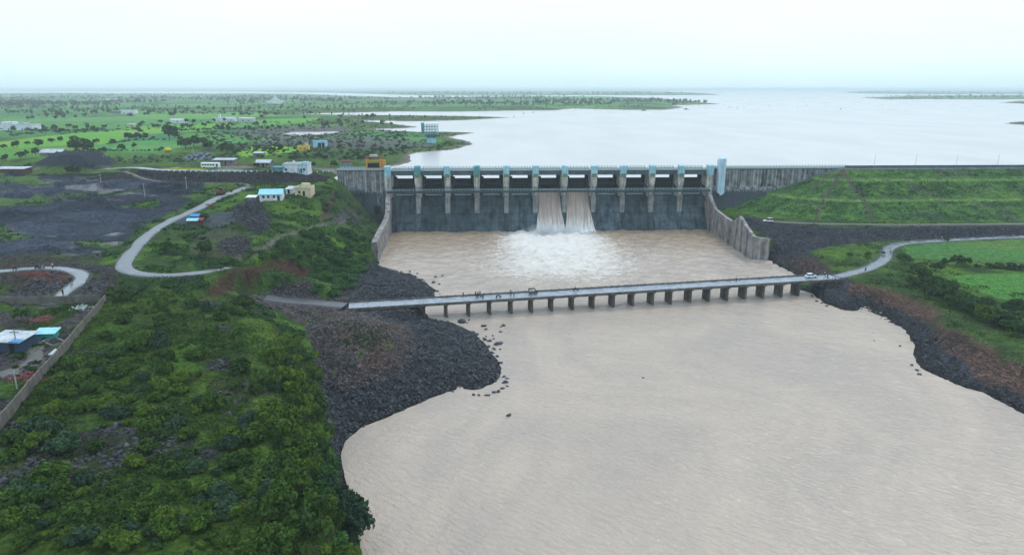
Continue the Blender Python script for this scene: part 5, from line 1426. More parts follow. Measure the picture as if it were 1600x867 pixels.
P = scatter_xy(-78, 8, 118, 292, 56000, lambda x, y, h, c, s: (h > .02) & (h < 14) & (sdpoly(x, y, Z_rub_w, 12) > -1.0) & (s > .4) & (sdline(x, y, r_west, 8)[0] > 4.2) & (sdline(x, y, r_abut, 8)[0] > 4.6) & ((h < 5.5) | (fbm(x / 5, y / 5, 66, 2) > .6)))
rock_mass("rubble", "black basalt rubble heaped along the left bank", P[:22000], (.14, .58), M_rock)
P = scatter_xy(-78, -25, 135, 215, 16000, lambda x, y, h, c, s: (h > 4.5) & (h < 13) & (sdpoly(x, y, Z_rub_w, 12) > 0) & (s > .4) & (sdline(x, y, r_west, 8)[0] > 4.2) & (sdline(x, y, r_abut, 8)[0] > 4.6))
rock_mass("rubble", "brown broken stone on the dumped heap by the bridge", P[:5000], (.14, .5), M_rockb)
P = scatter_xy(70, 330, 130, 312, 46000, lambda x, y, h, c, s: (h > .02) & (h < 11) & (sdpoly(x, y, Z_rub_e, 12) > -1.0) & (s > .5) & ((c[:, 0] < .055) | (fbm(x / 4, y / 4, 67, 2) > .72)) & (fbm(x / 7, y / 7, 68, 2) > .33))
rock_mass("rubble", "black basalt rubble along the right bank and below the embankment track", P[:18000], (.14, .52), M_rock)
P = scatter_xy(-130, -60, 150, 310, 30000, lambda x, y, h, c, s: (s > .55) & (c[:, 1] < .05) & (sdpoly(x, y, Z_rub_w, 12) < -1) & (sdpoly(x, y, Z_spoil, 12) < -1))
rock_mass("rubble", "dark stones tipped in mounds inside the hairpin road", P[:3500], (.16, .6), M_rock)
P = scatter_xy(-105, -15, 60, 165, 30000, lambda x, y, h, c, s: (s > .5) & (h > 10) & (fbm(x / 3, y / 3, 69, 2) > .5))
rock_mass("stones", "dark loose stones in the bare patches of the plateau", P[:3500], (.12, .55), M_rock)
# boulders standing in the river, each its own
bl = [(720,503,2.6),(733,500,.7),(730,504,.6),(755,509,1.4),(759,514,.7),(786,508,1.1),(782,518,.8),(783,510,.6),(745,522,1.1),(738,520,1.5),(752,538,1.3),(757,530,1.6),(765,533,1.2),(763,541,.9),(771,529,.7),(776,537,1.7),(782,536,1.3),
      (773,545,1.0),(768,551,1.2),(781,545,.6),(757,546,1.5),(764,557,.8),(777,556,.9),(795,648,1.0),(783,566,.9),(789,597,1.2),(785,606,.9),(779,611,.8),(792,603,.6),(772,612,1.0),(762,617,.9),(749,617,.7),(787,588,.9),(792,591,.7),(700,607,.8),(707,611,.6),(740,616,.8),
      (680,432,.9),(691,430,.7),(686,444,1.0),(678,441,1.3),(652,427,.7),(640,424,.8),(628,424,.9),(683,455,1.1),(688,459,.6),(770,524,.6),(760,525,.5),(1005,590,.6),(1268,462,1.0),(1276,470,1.1),(1284,473,.9),(1291,478,.8),(1406,540,.8),(1432,578,.9),(1425,570,.7),(1437,585,.9),(1365,520,.5),(1366,532,.5)]
RM = [np_mesh("boulder", v * np.array([1, 1, 1.0]), f, [M_rock]) for v, f in RP_]
for i, (px, py, r) in enumerate(bl):
    q = at(px, py, .1); o = bpy.data.objects.new("boulder", RM[i % 7]); COL.objects.link(o); o.location = (q.x, q.y, .05 * r); r *= .68
    o.scale = (r * random.uniform(.9, 1.3), r, r * random.uniform(.7, 1.1)); o.rotation_euler = (random.uniform(-.3, .3), 0, random.uniform(0, 6.28))
    big = r > 1.9
    lb = "largest dark boulder standing alone in the water below the bridge" if i == 0 else "lone dark rock far out in the river off the rubble bank" if (px, py) == (795, 648) else "small dark rock alone in mid river" if px == 1005 else \
        (f"{'small' if r < .62 else 'larger'} dark rock " + ("off the right bank" if px > 1100 else "above the left end of the bridge" if py < 462 else "below the left end of the bridge" if py < 525 else "off the left rubble point"))
    tag(o, lb, "boulder", "boulders in the river shallows")
# ================================================================== BUILDINGS
M_white = weathered("white_wall", (.70, .74, .76), (.45, .48, .50), vscale=1.2, streak=(1, 1, .3))
M_bluew = weathered("pale_blue_wall", (.38, .62, .72), (.22, .42, .52), vscale=1.2, streak=(1, 1, .3))
M_cream = weathered("cream_wall", (.62, .56, .36), (.42, .38, .25), vscale=1.2, streak=(1, 1, .3))
M_yellow = weathered("yellow_wall", (.72, .50, .06), (.5, .34, .05), vscale=1.2)
M_cyan = weathered("cyan_sheet_roof", (.32, .62, .72), (.22, .46, .55), vscale=1.2)
M_bluesheet = mat("blue_tarpaulin", (.05, .20, .42), .6)
M_wsheet = weathered("weathered_sheet_roof", (.50, .54, .56), (.26, .28, .30), vscale=1.2)
M_grey = weathered("grey_plaster", (.20, .20, .20), (.10, .10, .10), vscale=1.2)
M_brick = weathered("dull_brick", (.13, .075, .060), (.07, .045, .04), vscale=1.5)
M_glass = mat("dark_window", (.02, .03, .04), .2, spec=.5)
M_teals = mat("teal_sheet", (.05, .30, .26), .6)
M_red = mat("faded_red", (.24, .05, .045), .8)
M_orange = mat("orange_steel", (.50, .24, .05), .6)
M_rust = mat("rusty_steel", (.16, .05, .035), .85)
M_terr = weathered("terrace_floor", (.42, .42, .40), (.25, .25, .25), vscale=1.2)
M_block = weathered("boundary_wall_block", (.17, .155, .135), (.085, .078, .07), vscale=1.0, streak=(1, 1, .4))
M_blk = mat("black_rubber", (.015, .015, .015), .8)
M_bodyw = mat("white_paint", (.62, .65, .66), .35, spec=.5)
M_dkgreen = mat("dark_green_paint", (.02, .07, .04), .4, spec=.5)
M_wood = mat("pole_concrete", (.28, .28, .27), .8)
M_steelp = mat("pole_steel", (.18, .20, .21), .6)
M_yard = mat("scrap_heap", (.16, .06, .055), .85)

def house(px, py, w_, d_, h_, label, wall, roofm, roof='flat', cat="house", rz=0.0, doors=((.5, 1.0),), wins=((.2, .9), (.8, .9)), parapet=.5, name="house", sink=.4, side_wins=2):
    p_ = hit(px, py); H = empty(name, (p_.x, p_.y + .3, p_.z), rz, label, cat)
    MB().box(-w_ / 2, w_ / 2, 0, d_, -sink - .6, h_).build("wall", wall, H)
    if roof == 'flat':
        r_ = MB().box(-w_ / 2 - .15, w_ / 2 + .15, -.15, d_ + .15, h_ + .003, h_ + .2).build("roof", roofm, H)
        if parapet:
            m = MB().box(-w_ / 2 - .15, w_ / 2 + .15, -.15, .05, h_ + .2, h_ + .2 + parapet).box(-w_ / 2 - .15, w_ / 2 + .15, d_ - .05, d_ + .15, h_ + .2, h_ + .2 + parapet).box(-w_ / 2 - .15, -w_ / 2 + .05, .052, d_ - .052, h_ + .2, h_ + .2 + parapet).box(w_ / 2 - .05, w_ / 2 + .15, .052, d_ - .052, h_ + .2, h_ + .2 + parapet)
            m.build("parapet", wall, r_)
    elif roof == 'gable':
        o = .45; MB().prism([(-o, h_ - .15), (d_ / 2, h_ + d_ * .26), (d_ + o, h_ - .15), (d_ / 2, h_ + d_ * .26 - .22)], -w_ / 2 - o, w_ / 2 + o).build("roof", roofm, H)
        MB().prism([(0, h_), (d_ / 2, h_ + d_ * .22), (d_, h_)], -w_ / 2 + .01, w_ / 2 - .01).build("gable_wall", wall, H)
    elif roof == 'shed':
        MB().prism([(-.4, h_ + .02), (d_ + .4, h_ + .55), (d_ + .4, h_ + .67), (-.4, h_ + .14)], -w_ / 2 - .4, w_ / 2 + .4).build("roof", roofm, H)
    for fx, hh in doors:
        x = -w_ / 2 + w_ * fx; MB().box(x - .5, x + .5, -.06, -.003, 0, 2.1).build("door", M_dark, H)
    for fx, ww in wins:
        x = -w_ / 2 + w_ * fx
        f_ = MB().box(x - ww / 2 - .1, x + ww / 2 + .1, -.09, -.004, 1.0, 2.3).build("window", wall, H)
        MB().box(x - ww / 2, x + ww / 2, -.12, -.092, 1.1, 2.2).build("pane", M_glass, f_)
    return H
hA = house(423, 314, 8.8, 6.4, 2.8, "white house with a pale blue gabled sheet roof and a tree before it", M_white, M_cyan, 'gable', rz=R(8), doors=((.85, 1),), wins=((.18, .9), (.4, .9), (.65, .9)))
hB = house(472, 306.5, 6.4, 6.6, 3.0, "cream yellow house with a walled flat roof terrace", M_cream, M_terr, 'flat', rz=R(-3), doors=((.62, 1),), wins=((.32, 1.0),), parapet=.7)
MB().box(-1.8, 1.6, 4.6, 6.6, 3.2, 4.8).build("stair_room", M_cream, hB)
MB().box(3.36, 3.5, .5, 6.2, 0, 3.6).build("side_pillar_wall", M_cream, hB)
hC = house(451, 303, 2.6, 5.5, 1.9, "narrow grey-roofed outhouse beside the cream yellow house", M_white, M_wsheet, 'shed', "outhouse", doors=((.5, 1),), wins=(), name="outhouse")
hD = house(462, 270.5, 11.5, 7, 3.9, "blue and white flat-roofed office building with pillars standing on the bank road", M_white, M_terr, 'flat', "building", doors=((.62, 1), (.74, 1)), wins=((.1, 1.0), (.86, 1.0)), parapet=.5, name="office_building")
for x in (-5.9, 1.4, 3.4, 5.6): MB().box(x - .22, x + .22, -.5, -.16, -.4, 4.6).build("pillar", M_bluew, hD)
MB().box(3.0, 5.6, 1, 4, 4.1, 5.2).build("roof_cabin", M_bluew, hD)
MB().ell((-1.5, 3, 4.9), (.7, .7, .8), 8, 5).build("water_tank", M_white, hD)
hE = empty("carport", hit(435, 271), 0, "small open blue-green carport at the left end of the office building", "carport")
MB().box(-3.2, 3.2, 0, 4.5, 2.7, 2.95).build("roof", M_teal, hE)
for x in (-3, 3):
    for y in (.2, 4.3): MB().bar((x, y, -.5), (x, y, 2.7), .16, n=4).build("post", M_bluew, hE)
MB().box(-3.1, 3.1, 4.3, 4.45, -.3, 2.69).build("rear_wall", M_bluew, hE)
hF = house(411, 262, 7.2, 5, 2.6, "small grey shed with a pale sheet roof left of the office building", M_grey, M_wsheet, 'gable', "shed", doors=((.5, 1),), wins=((.2, .8), (.8, .8)), name="shed")
hG = house(473, 236.5, 7.4, 5.5, 3.2, "small bright yellow house on the slope", M_yellow, M_cream, 'flat', doors=(), wins=((.3, .9), (.7, .9)))
MB().box(1.2, 3.2, 1.5, 4, 3.4, 5.6).build("stair_room", M_cream, hG)
hH = house(499, 231, 9.5, 6, 4.6, "pale blue open-fronted pump house behind the yellow house", M_bluew, M_bluew, 'flat', "pump house", doors=(), wins=(), name="pump_house", parapet=.3)
MB().box(-.8, 4.0, -.08, -.004, -.2, 3.6).build("opening", M_dark, hH); MB().box(1.5, 1.9, -.3, -.085, -.3, 4.4).build("pillar", M_bluew, hH)
hI = house(349, 258, 13, 6, 3.0, "long grey shed with a flat pale roof behind the parked bus", M_grey, M_wsheet, 'shed', "shed", doors=((.3, 1), (.6, 1)), wins=((.12, .8), (.45, .8), (.85, .8)), name="shed")
hJ = house(403, 246, 6.5, 4.5, 2.6, "small grey hut with a flat pale roof in the scrub", M_grey, M_wsheet, 'shed', "hut", wins=(), name="hut")
hK = house(79, 244, 14.5, 8, 2.3, "long low shed with a white roof left of the great spoil heap", M_grey, M_wsheet, 'gable', "shed", doors=((.7, 1),), wins=((.4, .9),), name="shed")
hL = house(15, 273.5, 15, 6, 2.9, "low dull brick store with an uneven pale roof edge", M_brick, M_wsheet, 'shed', "store", doors=((.6, 1),), wins=(), name="store_building")
hM = house(24, 204, 36, 14, 5.5, "sprawling white farmstead at the edge of the far fields", M_white, M_wsheet, 'flat', "farmstead", doors=((.3, 1), (.7, 1)), wins=((.1, 2), (.5, 2), (.9, 2)), name="farm_building")
MB().box(-16, -4, 3, 12, 5.7, 8.6).build("upper_storey", M_white, hM); MB().box(2, 9, 2, 10, 5.7, 7.6).build("upper_storey", M_wsheet, hM)
hN = house(200, 178, 24, 10, 6, "white roadside building among the far fields with a dark wing", M_white, M_wsheet, 'flat', "building", wins=((.2, 2), (.8, 2)), name="farm_building")
MB().box(-30, -12.5, 1, 9, -.3, 4.5).build("wing", M_grey, hN)
hO = house(176, 158, 45, 16, 7, "distant long white hall beneath the hazy tree line", M_white, M_wsheet, 'flat', "hall", doors=(), wins=(), name="hall_building")
hP = house(429, 162.5, 40, 16, 9, "distant white temple with a stepped tower roof", M_white, M_white, 'flat', "temple", doors=(), wins=(), name="temple")
MB().box(-10, 10, 2, 14, 9.2, 13).box(-5, 5, 4, 12, 13, 18).bar((0, 8, 18), (0, 8, 24), 3, .4).build("tower", M_white, hP)
hQ = house(342, 190.5, 16, 8, 4, "white farmhouse with a small tower in the line of far buildings", M_white, M_wsheet, 'flat', "farmhouse", doors=(), wins=((.5, 2),), name="farmhouse"); MB().box(-1.5, 1.5, 2, 5, 4.2, 9).build("tower", M_white, hQ)
hR = house(357, 190, 17, 8, 3.6, "low white farmhouse right of the towered one", M_white, M_wsheet, 'gable', "farmhouse", doors=(), wins=((.3, 2), (.7, 2)), name="farmhouse")
hS = house(384, 191, 20, 9, 4.6, "pale grey farmhouse at the right end of the far buildings", M_wsheet, M_white, 'shed', "farmhouse", doors=(), wins=((.3, 2), (.7, 2)), name="farmhouse")
hT = house(277, 192.5, 18, 8, 3.4, "low whitewashed farmhouse half hidden by scrub", M_white, M_wsheet, 'gable', "farmhouse", doors=(), wins=((.5, 2),), name="farmhouse")
hU = house(204, 198, 8, 5, 2.6, "tiny yellowish hut behind the dark trees of the bright field", M_cream, M_wsheet, 'shed', "hut", doors=(), wins=(), name="hut")
hV = house(392, 313.5, 3.4, 2.4, 1.2, "tiny white-roofed hut left of the gabled white house", M_grey, M_white, 'shed', "hut", doors=(), wins=(), name="hut")
hW = house(158, 157.5, 10, 8, 5, "distant white cottage right of the long hall", M_white, M_white, 'flat', "cottage", doors=(), wins=(), name="cottage")
# yard behind the boundary wall
hX = house(6, 551, 6.6, 4.6, 2.1, "dark shed with a patched white and blue sheet roof in the walled yard", mat("dark_blue_wall", (.03, .05, .08), .8), M_wsheet, 'shed', "shed", rz=R(-6), doors=((.75, 1),), wins=((.3, .9),), name="shed")
MB().box(1.6, 3.6, -.5, 1.2, 2.30, 2.42).build("blue_roof_patch", M_bluesheet, hX)
hY = house(70, 531, 3.6, 1.8, 1.2, "small green cabin with a cyan sheet roof beside the block frame", M_teals, M_cyan, 'shed', "cabin", rz=R(4), doors=(), wins=(), name="cabin")
fr = empty("block_frame", hit(85, 536), R(-35), "low open rectangle of grey concrete beams beside the green cabin", "frame")
MB().box(-2.4, 2.4, -1.4, -1.15, -.3, .45).build("beam", M_grey, fr); MB().box(-2.4, 2.4, 1.15, 1.4, -.3, .45).build("beam", M_grey, fr); MB().box(-2.4, -2.15, -1.148, 1.148, -.3, .45).build("beam", M_grey, fr); MB().box(2.15, 2.4, -1.148, 1.148, -.3, .45).build("beam", M_grey, fr)
def heap(px, py, n, r, mats_, label, ln, name="scrap_heap", cat="scrap heap"):
    p_ = hit(px, py); m = MB(); m.ell((0, 0, -.1), (r * 1.3, r * .8, .55), 10, 6)
    for i in range(n):
        a = random.uniform(0, 3.14); x, y = random.gauss(0, r), random.gauss(0, r * .5); z = random.uniform(0, .9) * math.exp(-(x * x + y * y) / r / r); l_ = random.uniform(.4, 1) * ln
        m.bar((x - math.cos(a) * l_, y - math.sin(a) * l_, z), (x + math.cos(a) * l_, y + math.sin(a) * l_, z + random.uniform(-.2, .3)), random.uniform(.05, .12), n=4)
    o = m.build(name, mats_); o.location = p_; return tag(o, label, cat)
heap(70, 500, 90, 1.9, M_yard, "dull red scrap heap behind the green cabin", .9)
heap(46, 590, 110, 1.7, M_yard, "dull red scrap heap against the boundary wall", .8)
heap(130, 482, 90, 1.6, M_wsheet, "pale rubble heap in the corner of the boundary wall", .35, "rubble_heap", "rubble heap")
heap(375, 259, 160, 5.0, M_yard, "long rust-red junk heap right of the grey shed and bus", 1.3, "junk_heap", "junk heap")
heap(326, 321, 30, 1.6, M_yard, "small reddish scrap pile at the roadside above the tents", .5)
tp = hit(88, 552); m = MB(); m.add([(-1.2, -.8, 0), (1.0, -.6, .1), (.9, .9, 0), (-.6, .7, .1), (-.1, .1, 1.0)], [[0, 1, 4], [1, 2, 4], [2, 3, 4], [3, 0, 4], [3, 2, 1, 0]])
o = m.build("tarpaulin", M_white); o.location = tp; tag(o, "crumpled white tarpaulin against the boundary wall", "tarpaulin")
# boundary wall
def panel_wall(pts, label, th=.2, hh=1.9, step=3.2):
    P_ = [hit(*q) for q in pts]; line = smooth_line([(q.x, q.y, q.z) for q in P_], 1.0, 0)
    L_ = len(line); W = empty("boundary_wall", tuple(line[0]), 0, label, "wall"); o0 = Vector(line[0]); k = 0
    while k < L_ - 1:
        e = min(L_ - 1, k + int(step)); a = Vector(line[k]) - o0; b = Vector(line[e]) - o0; d = (b - a); d.z = 0; ln = d.length
        if ln < .3: break
        d.normalize(); n_ = Vector((-d.y, d.x, 0)) * th / 2; zt = (a.z + b.z) / 2 + hh
        m = MB(); v = []
        for q in (a, b):
            for s_, z_ in ((-1, min(a.z, b.z) - 1.2), (1, min(a.z, b.z) - 1.2), (1, zt), (-1, zt)): v.append((q.x + n_.x * s_, q.y + n_.y * s_, z_))
        m.add(v, [[0, 1, 2, 3], [7, 6, 5, 4], [0, 4, 5, 1], [1, 5, 6, 2], [2, 6, 7, 3], [3, 7, 4, 0]])
        pn = m.build("wall_panel", M_block, W)
        MB().box(b.x - .16, b.x + .16, b.y - .16, b.y + .16, min(a.z, b.z) - 1, zt + .1).build("wall_post", M_block, pn)
        k = e
    return W
panel_wall([(166,472),(148,494),(122,524),(110,540),(92,560),(78,578),(52,604),(40,622),(4,664),(-40,715)], "grey block boundary wall running diagonally down the slope", step=6)
panel_wall([(-60,477),(4,476),(60,475),(110,474),(163,472)], "dark boundary wall along the far side of the yard", step=8)
# tents
def tent(px, py, w_, d_, roofm, label):
    p_ = hit(px, py); T = empty("tent", p_, R(random.uniform(-8, 8)), label, "tent")
    MB().prism([(-.3, 1.3), (d_ / 2, 2.1), (d_ + .3, 1.3), (d_ / 2, 1.95)], -w_ / 2, w_ / 2).build("canopy", roofm, T)
    MB().box(-w_ / 2 + .2, w_ / 2 - .2, .1, d_ - .1, -.3, 1.28).build("side_cloth", M_brick, T)
tent(306, 343.5, 4.6, 2.6, M_bluesheet, "blue-topped tarpaulin tent under the dark tree"); tent(301, 350.5, 4.2, 2.2, M_cyan, "pale blue tarpaulin tent in front of the blue-topped one"); tent(313, 349.5, 2.4, 2.0, M_red, "small red tarpaulin tent right of the pale blue one")
p_ = hit(263, 238); tk = empty("water_tank", p_, 0, "yellow tank standing at the edge of the green field", "tank"); MB().ell((0, 0, 1.6), (2.6, 1.8, 1.5), 12, 6).build("barrel", M_yellow, tk, True); MB().box(-1.8, 1.8, -.6, .6, -.3, .5).build("stand", M_grey, tk)

# ================================================================== INTAKE TOWER, GANTRY, RED FRAME
p_ = hit(674, 223); it = empty("intake_tower", (p_.x, p_.y, 23.4), R(12), "blue lattice-walled intake tower on a round pale pedestal at the shore", "tower")
m = MB(); m.bar((0, 0, -2), (0, 0, 5.6), 4.2, 4.0, 20); m.build("pedestal", M_bluew, it, False)
m = MB(); m.bar((0, 0, 5.5), (0, 0, 8.2), 3.6, 6.1, 16); m.build("corbel_skirt", M_teal, it)
for lv in range(4):
    z = 8.2 + lv * 2.3
    fl = MB().box(-5.9, 5.9, -5.0, 5.0, z - .18, z).build("floor_slab", M_teal, it)
for lv in range(4):
    z = 8.2 + lv * 2.3
    for x in (-5.7, -3.4, -1.15, 1.15, 3.4, 5.7):
        for y in (-4.9, 4.9): MB().box(x - .24, x + .24, y - .24, y + .24, z + .003, z + 2.1).build("column", M_tower if (y > 0) else M_blue, it)
MB().box(-6.1, 6.1, -5.2, 5.2, 17.2, 17.7).build("roof", M_tower, it)
MB().box(-8.2, -5.95, -1.8, 2.0, 9.5, 18.3).build("stair_shaft", M_teal, it)
gz = dam_w(-7.4, 6, 30.1); ga = empty("gantry_crane", gz, DROT, "orange gantry crane with a black panel standing on the dam crest", "crane")
for x in (-3.4, 3.4):
    for y in (-2, 2): MB().box(x - .35, x + .35, y - .35, y + .35, 0, 5.8).build("leg", M_orange, ga)
MB().box(-3.9, 3.9, -2.4, 2.4, 5.803, 6.5).build("top_frame", M_rust, ga)
MB().box(-3.04, 3.04, -1.95, -1.6, .9, 3.4).build("black_panel", M_gate, ga)
MB().box(-1.9, 1.6, -1.2, 1.2, 6.503, 7.5).build("hoist_house", M_wsheet, ga); MB().box(3.9, 5.7, -1.2, .6, 2.2, 4.8).build("cab", M_orange, ga); MB().box(-3.04, 3.04, -2.2, -1.9, .35, .8).build("lower_beam", M_orange, ga); MB().box(-3.04, 3.04, -2.2, -1.9, 4.4, 4.9).build("upper_beam", M_orange, ga)
p_ = hit(541, 267); rf = empty("steel_frame", p_, DROT, "dark steel frame with a rusty red top between the trees", "frame")
for x in (-2.8, 0, 2.8):
    for y in (0, 3): MB().bar((x, y, -.5), (x, y, 5.2), .3, n=4).build("post", M_rail, rf)
MB().box(-3.3, 3.3, -.4, 3.4, 5.2, 5.7).build("top", M_rust, rf); MB().box(-2.6, 2.6, .4, 2.6, -.2, 4.2).build("machine_box", M_rail, rf)
# lamp posts on the embankment and poles
for px, lb in ((1365, "slender lamp post on the embankment, nearest the concrete dam"), (1429.5, "slender lamp post on the embankment, second from the concrete dam"), (1493, "slender lamp post on the embankment, third from the concrete dam"), (1557.5, "slender lamp post on the embankment, farthest from the concrete dam")):
    q = at(px, 262.5, 30.4); lp = empty("lamp_post", q, 0, lb, "lamp post", "lamp posts on the embankment")
    MB().bar((0, 0, -.5), (.1, 0, 7.0), .09, .05, 6).build("post", M_steelp, lp); MB().bar((.1, 0, 6.95), (.5, 0, 7.15), .04, n=5).build("lamp_arm", M_steelp, lp)
def pole(px, py, h_, label):
    p_ = hit(px, py); t = empty("utility_pole", p_, 0, label, "utility pole", "utility poles")
    MB().bar((0, 0, -.5), (0, 0, h_), .16, .10, 6).build("post", M_wood, t); MB().box(-.9, .9, -.06, .06, h_ - .7, h_ - .5).build("crossarm", M_steelp, t)
for a in ((227,310,6.5,"utility pole on the black spoil ground near its green rim"),(292,295,5.5,"utility pole below the stone bank near the pale lane"),(164,260,7,"utility pole on the great spoil heap, left of a pair"),(168,259,7,"utility pole on the great spoil heap, right of a pair"),(303,245,7,"utility pole on the dark pad behind the bus"),
          (159,292,6,"utility pole in the scrub at the back of the spoil ground"),(28,548,4.5,"thin pole at the corner of the patched shed"),(27,608,3.5,"thin pole beside the red scrap heap in the yard")): pole(*a)
# guard stones on the bank road
for i in range(34):
    px = 238 + i * 8.6; p_ = hit(px, 269.0 if px > 270 else 266.5 + (px - 238) * .08); 
    o = MB().box(-.22, .22, -.15, .15, -.4, .75).mesh("guard_stone", M_white) if i == 0 else bpy.data.meshes["guard_stone"]
    q = bpy.data.objects.new("guard_stone", o); COL.objects.link(q); q.location = p_; tag(q, "small white guard stone in the row along the bank road", "guard stone", "guard stones along the bank road")
# people -------------------------------------------------------------
def skin_body(joints, edges_, radii):
    me = bpy.data.meshes.new("p"); me.from_pydata(joints, edges_, []); o = bpy.data.objects.new("p", me); COL.objects.link(o)
    md = o.modifiers.new("s", 'SKIN'); sv = me.skin_vertices[0].data
    for i, r in enumerate(radii): sv[i].radius = (r, r) if not isinstance(r, tuple) else r
    sv[0].use_root = True
    o.modifiers.new("u", 'SUBSURF').levels = 1
    dg = bpy.context.evaluated_depsgraph_get(); nm = bpy.data.meshes.new_from_object(o.evaluated_get(dg)); bpy.data.objects.remove(o)
    nm.polygons.foreach_set("use_smooth", np.ones(len(nm.polygons), bool)); return nm
def body_mesh(pose, part):
    st = .16 if pose == 'walk' else .04
    J = [(0, 0, .92), (0, 0, 1.12), (0, 0, 1.40), (0, 0, 1.50), (0, -.01, 1.60), (0, 0, 1.70),
         (-.18, 0, 1.40), (-.25, -.03, 1.12), (-.24, -.14 if pose == 'walk' else -.06, .88), (.18, 0, 1.40), (.25, .05, 1.12), (.24, .08 if pose == 'walk' else -.08, .88),
         (-.09, 0, .88), (-.10, -st * .8, .48), (-.10, -st, .06), (-.10, -st - .16, .03), (.09, 0, .88), (.10, st * .5, .48), (.10, st * 1.3, .07), (.10, st * 1.3 - .14, .03)]
    Ed = [(0, 1), (1, 2), (2, 3), (3, 4), (4, 5), (2, 6), (6, 7), (7, 8), (2, 9), (9, 10), (10, 11), (0, 12), (12, 13), (13, 14), (14, 15), (0, 16), (16, 17), (17, 18), (18, 19)]
    Rr = [.13, .12, .14, .055, .085, .075, .06, .042, .032, .06, .042, .032, .085, .06, .042, .035, .085, .06, .042, .035]
    if pose == 'sit':
        for i, q in {13: (-.16, -.38, .84), 14: (-.16, -.36, .45), 15: (-.16, -.50, .42), 17: (.16, -.38, .84), 18: (.16, -.36, .45), 19: (.16, -.50, .42), 8: (-.26, -.42, 1.05), 11: (.26, -.42, 1.05), 7: (-.27, -.16, 1.18), 10: (.27, -.16, 1.18)}.items(): J[i] = q
    if part == 'body': return skin_body(J, Ed, Rr)
    if part == 'shirt': ids = [0, 1, 2, 6, 7, 9, 10]
    else: ids = [0, 12, 13, 14, 16, 17, 18]
    mp = {a: i for i, a in enumerate(ids)}
    return skin_body([J[a] for a in ids], [(mp[a], mp[b]) for a, b in Ed if a in mp and b in mp], [Rr[a] + .022 for a in ids])
M_skin = mat("skin", (.20, .11, .07), .6); M_hair = mat("hair", (.01, .01, .01), .6)
PB = {p: {q: body_mesh(p, q) for q in ('body', 'shirt', 'trousers')} for p in ('stand', 'walk', 'sit')}
CL = {n: mat(n + "_cloth", c, .9) for n, c in {"dark": (.02, .02, .025), "white": (.6, .6, .6), "red": (.35, .04, .04), "blue": (.04, .10, .30), "grey": (.15, .15, .16), "green": (.04, .14, .07)}.items()}
hair_me = MB().ell((0, .012, 1.70), (.088, .095, .075), 8, 5).mesh("hair", M_hair, True)
def person(loc, rz, pose, shirt, trou, label, group=None):
    b = bpy.data.objects.new("person", PB[pose]['body']); COL.objects.link(b); b.location = loc; b.rotation_euler = (0, 0, rz)
    if not b.data.materials: b.data.materials.append(M_skin)
    for nm, c in (("shirt", shirt), ("trousers", trou)):
        o = bpy.data.objects.new(nm, PB[pose][nm]); COL.objects.link(o); o.parent = b
        if not o.data.materials: o.data.materials.append(CL[c])
        o.material_slots[0].link = 'OBJECT'; o.material_slots[0].material = CL[c]
    h = bpy.data.objects.new("hair", hair_me); COL.objects.link(h); h.parent = b
    return tag(b, label, "person", group)
def wheel(parent, x, y, r, wd):
    t = MB().bar((x, y - wd / 2, r), (x, y + wd / 2, r), r, n=14).build("wheel", M_blk, parent); MB().bar((x, y - wd / 2 - .01, r), (x, y + wd / 2 + .01, r), r * .55, n=10).build("rim", M_steelp, t); return t
def motorcycle(loc, rz, paint, label):
    m = empty("motorcycle", loc, rz, label, "motorcycle")
    wheel(m, -.65, 0, .31, .11); wheel(m, .65, 0, .31, .11)
    MB().prism([(-.75, .62), (-.2, .5), (.35, .55), (.45, .85), (.1, .95), (-.15, .78), (-.8, .78)], -.13, .13, 'y').build("body", paint, m)
    MB().box(-.75, .02, -.14, .14, .783, .88).build("seat", M_blk, m); MB().bar((.62, 0, .35), (.42, 0, .95), .04).bar((.42, -.34, 1.0), (.42, .34, 1.0), .025).build("handlebar", M_steelp, m)
    MB().ell((.56, 0, .86), (.09, .09, .09), 8, 5).build("headlight", M_white, m); return m
def car(loc, rz, paint, label, L_=3.9, W=1.6, H=1.5, cat="car", name="car"):
    m = empty(name, loc, rz, label, cat)
    for x in (-L_ * .31, L_ * .31):
        for y in (-W / 2 + .06, W / 2 - .06): wheel(m, x, y, .30, .2)
    MB().prism([(-L_ / 2, .28), (L_ / 2, .28), (L_ / 2, .62), (L_ * .40, .80), (L_ * .24, .86), (-L_ * .47, .92), (-L_ / 2, .85)], -W / 2, W / 2, 'y').build("body", paint, m, bevel=.04)
    c = MB(); z0, z1 = .86, H
    c.add([(-L_ * .45, -W * .46, z0), (L_ * .25, -W * .46, z0), (L_ * .25, W * .46, z0), (-L_ * .45, W * .46, z0), (-L_ * .38, -W * .38, z1 - .06), (L_ * .08, -W * .38, z1 - .06), (L_ * .08, W * .38, z1 - .06), (-L_ * .38, W * .38, z1 - .06)], [[3, 2, 1, 0], [4, 5, 6, 7], [0, 1, 5, 4], [1, 2, 6, 5], [2, 3, 7, 6], [3, 0, 4, 7]])
    c.build("window_band", M_glass, m); MB().box(-L_ * .39, L_ * .09, -W * .39, W * .39, z1 - .058, z1).build("roof", paint, m, bevel=.02)
    for y in (-W * .36, W * .36): MB().box(L_ / 2 - .02, L_ / 2 + .03, y - .13, y + .13, .58, .74).build("headlight", M_white, m)
    return m
def onb(px, side):
    s_ = bridge_s(px); q = BR_A + bdir * (s_ / BL); n_ = Vector((-math.sin(bang), math.cos(bang), 0)); q = q + n_ * side; q.z = bz(s_) + .05; return q
person(onb(726, 2.6), 1.2, 'stand', 'dark', 'dark', "person in dark clothes leaning at the far kerb, first from the left bank", None)
person(onb(745, 2.2), .4, 'walk', 'red', 'dark', "person in a red shirt, left of the group standing on the bridge", None)
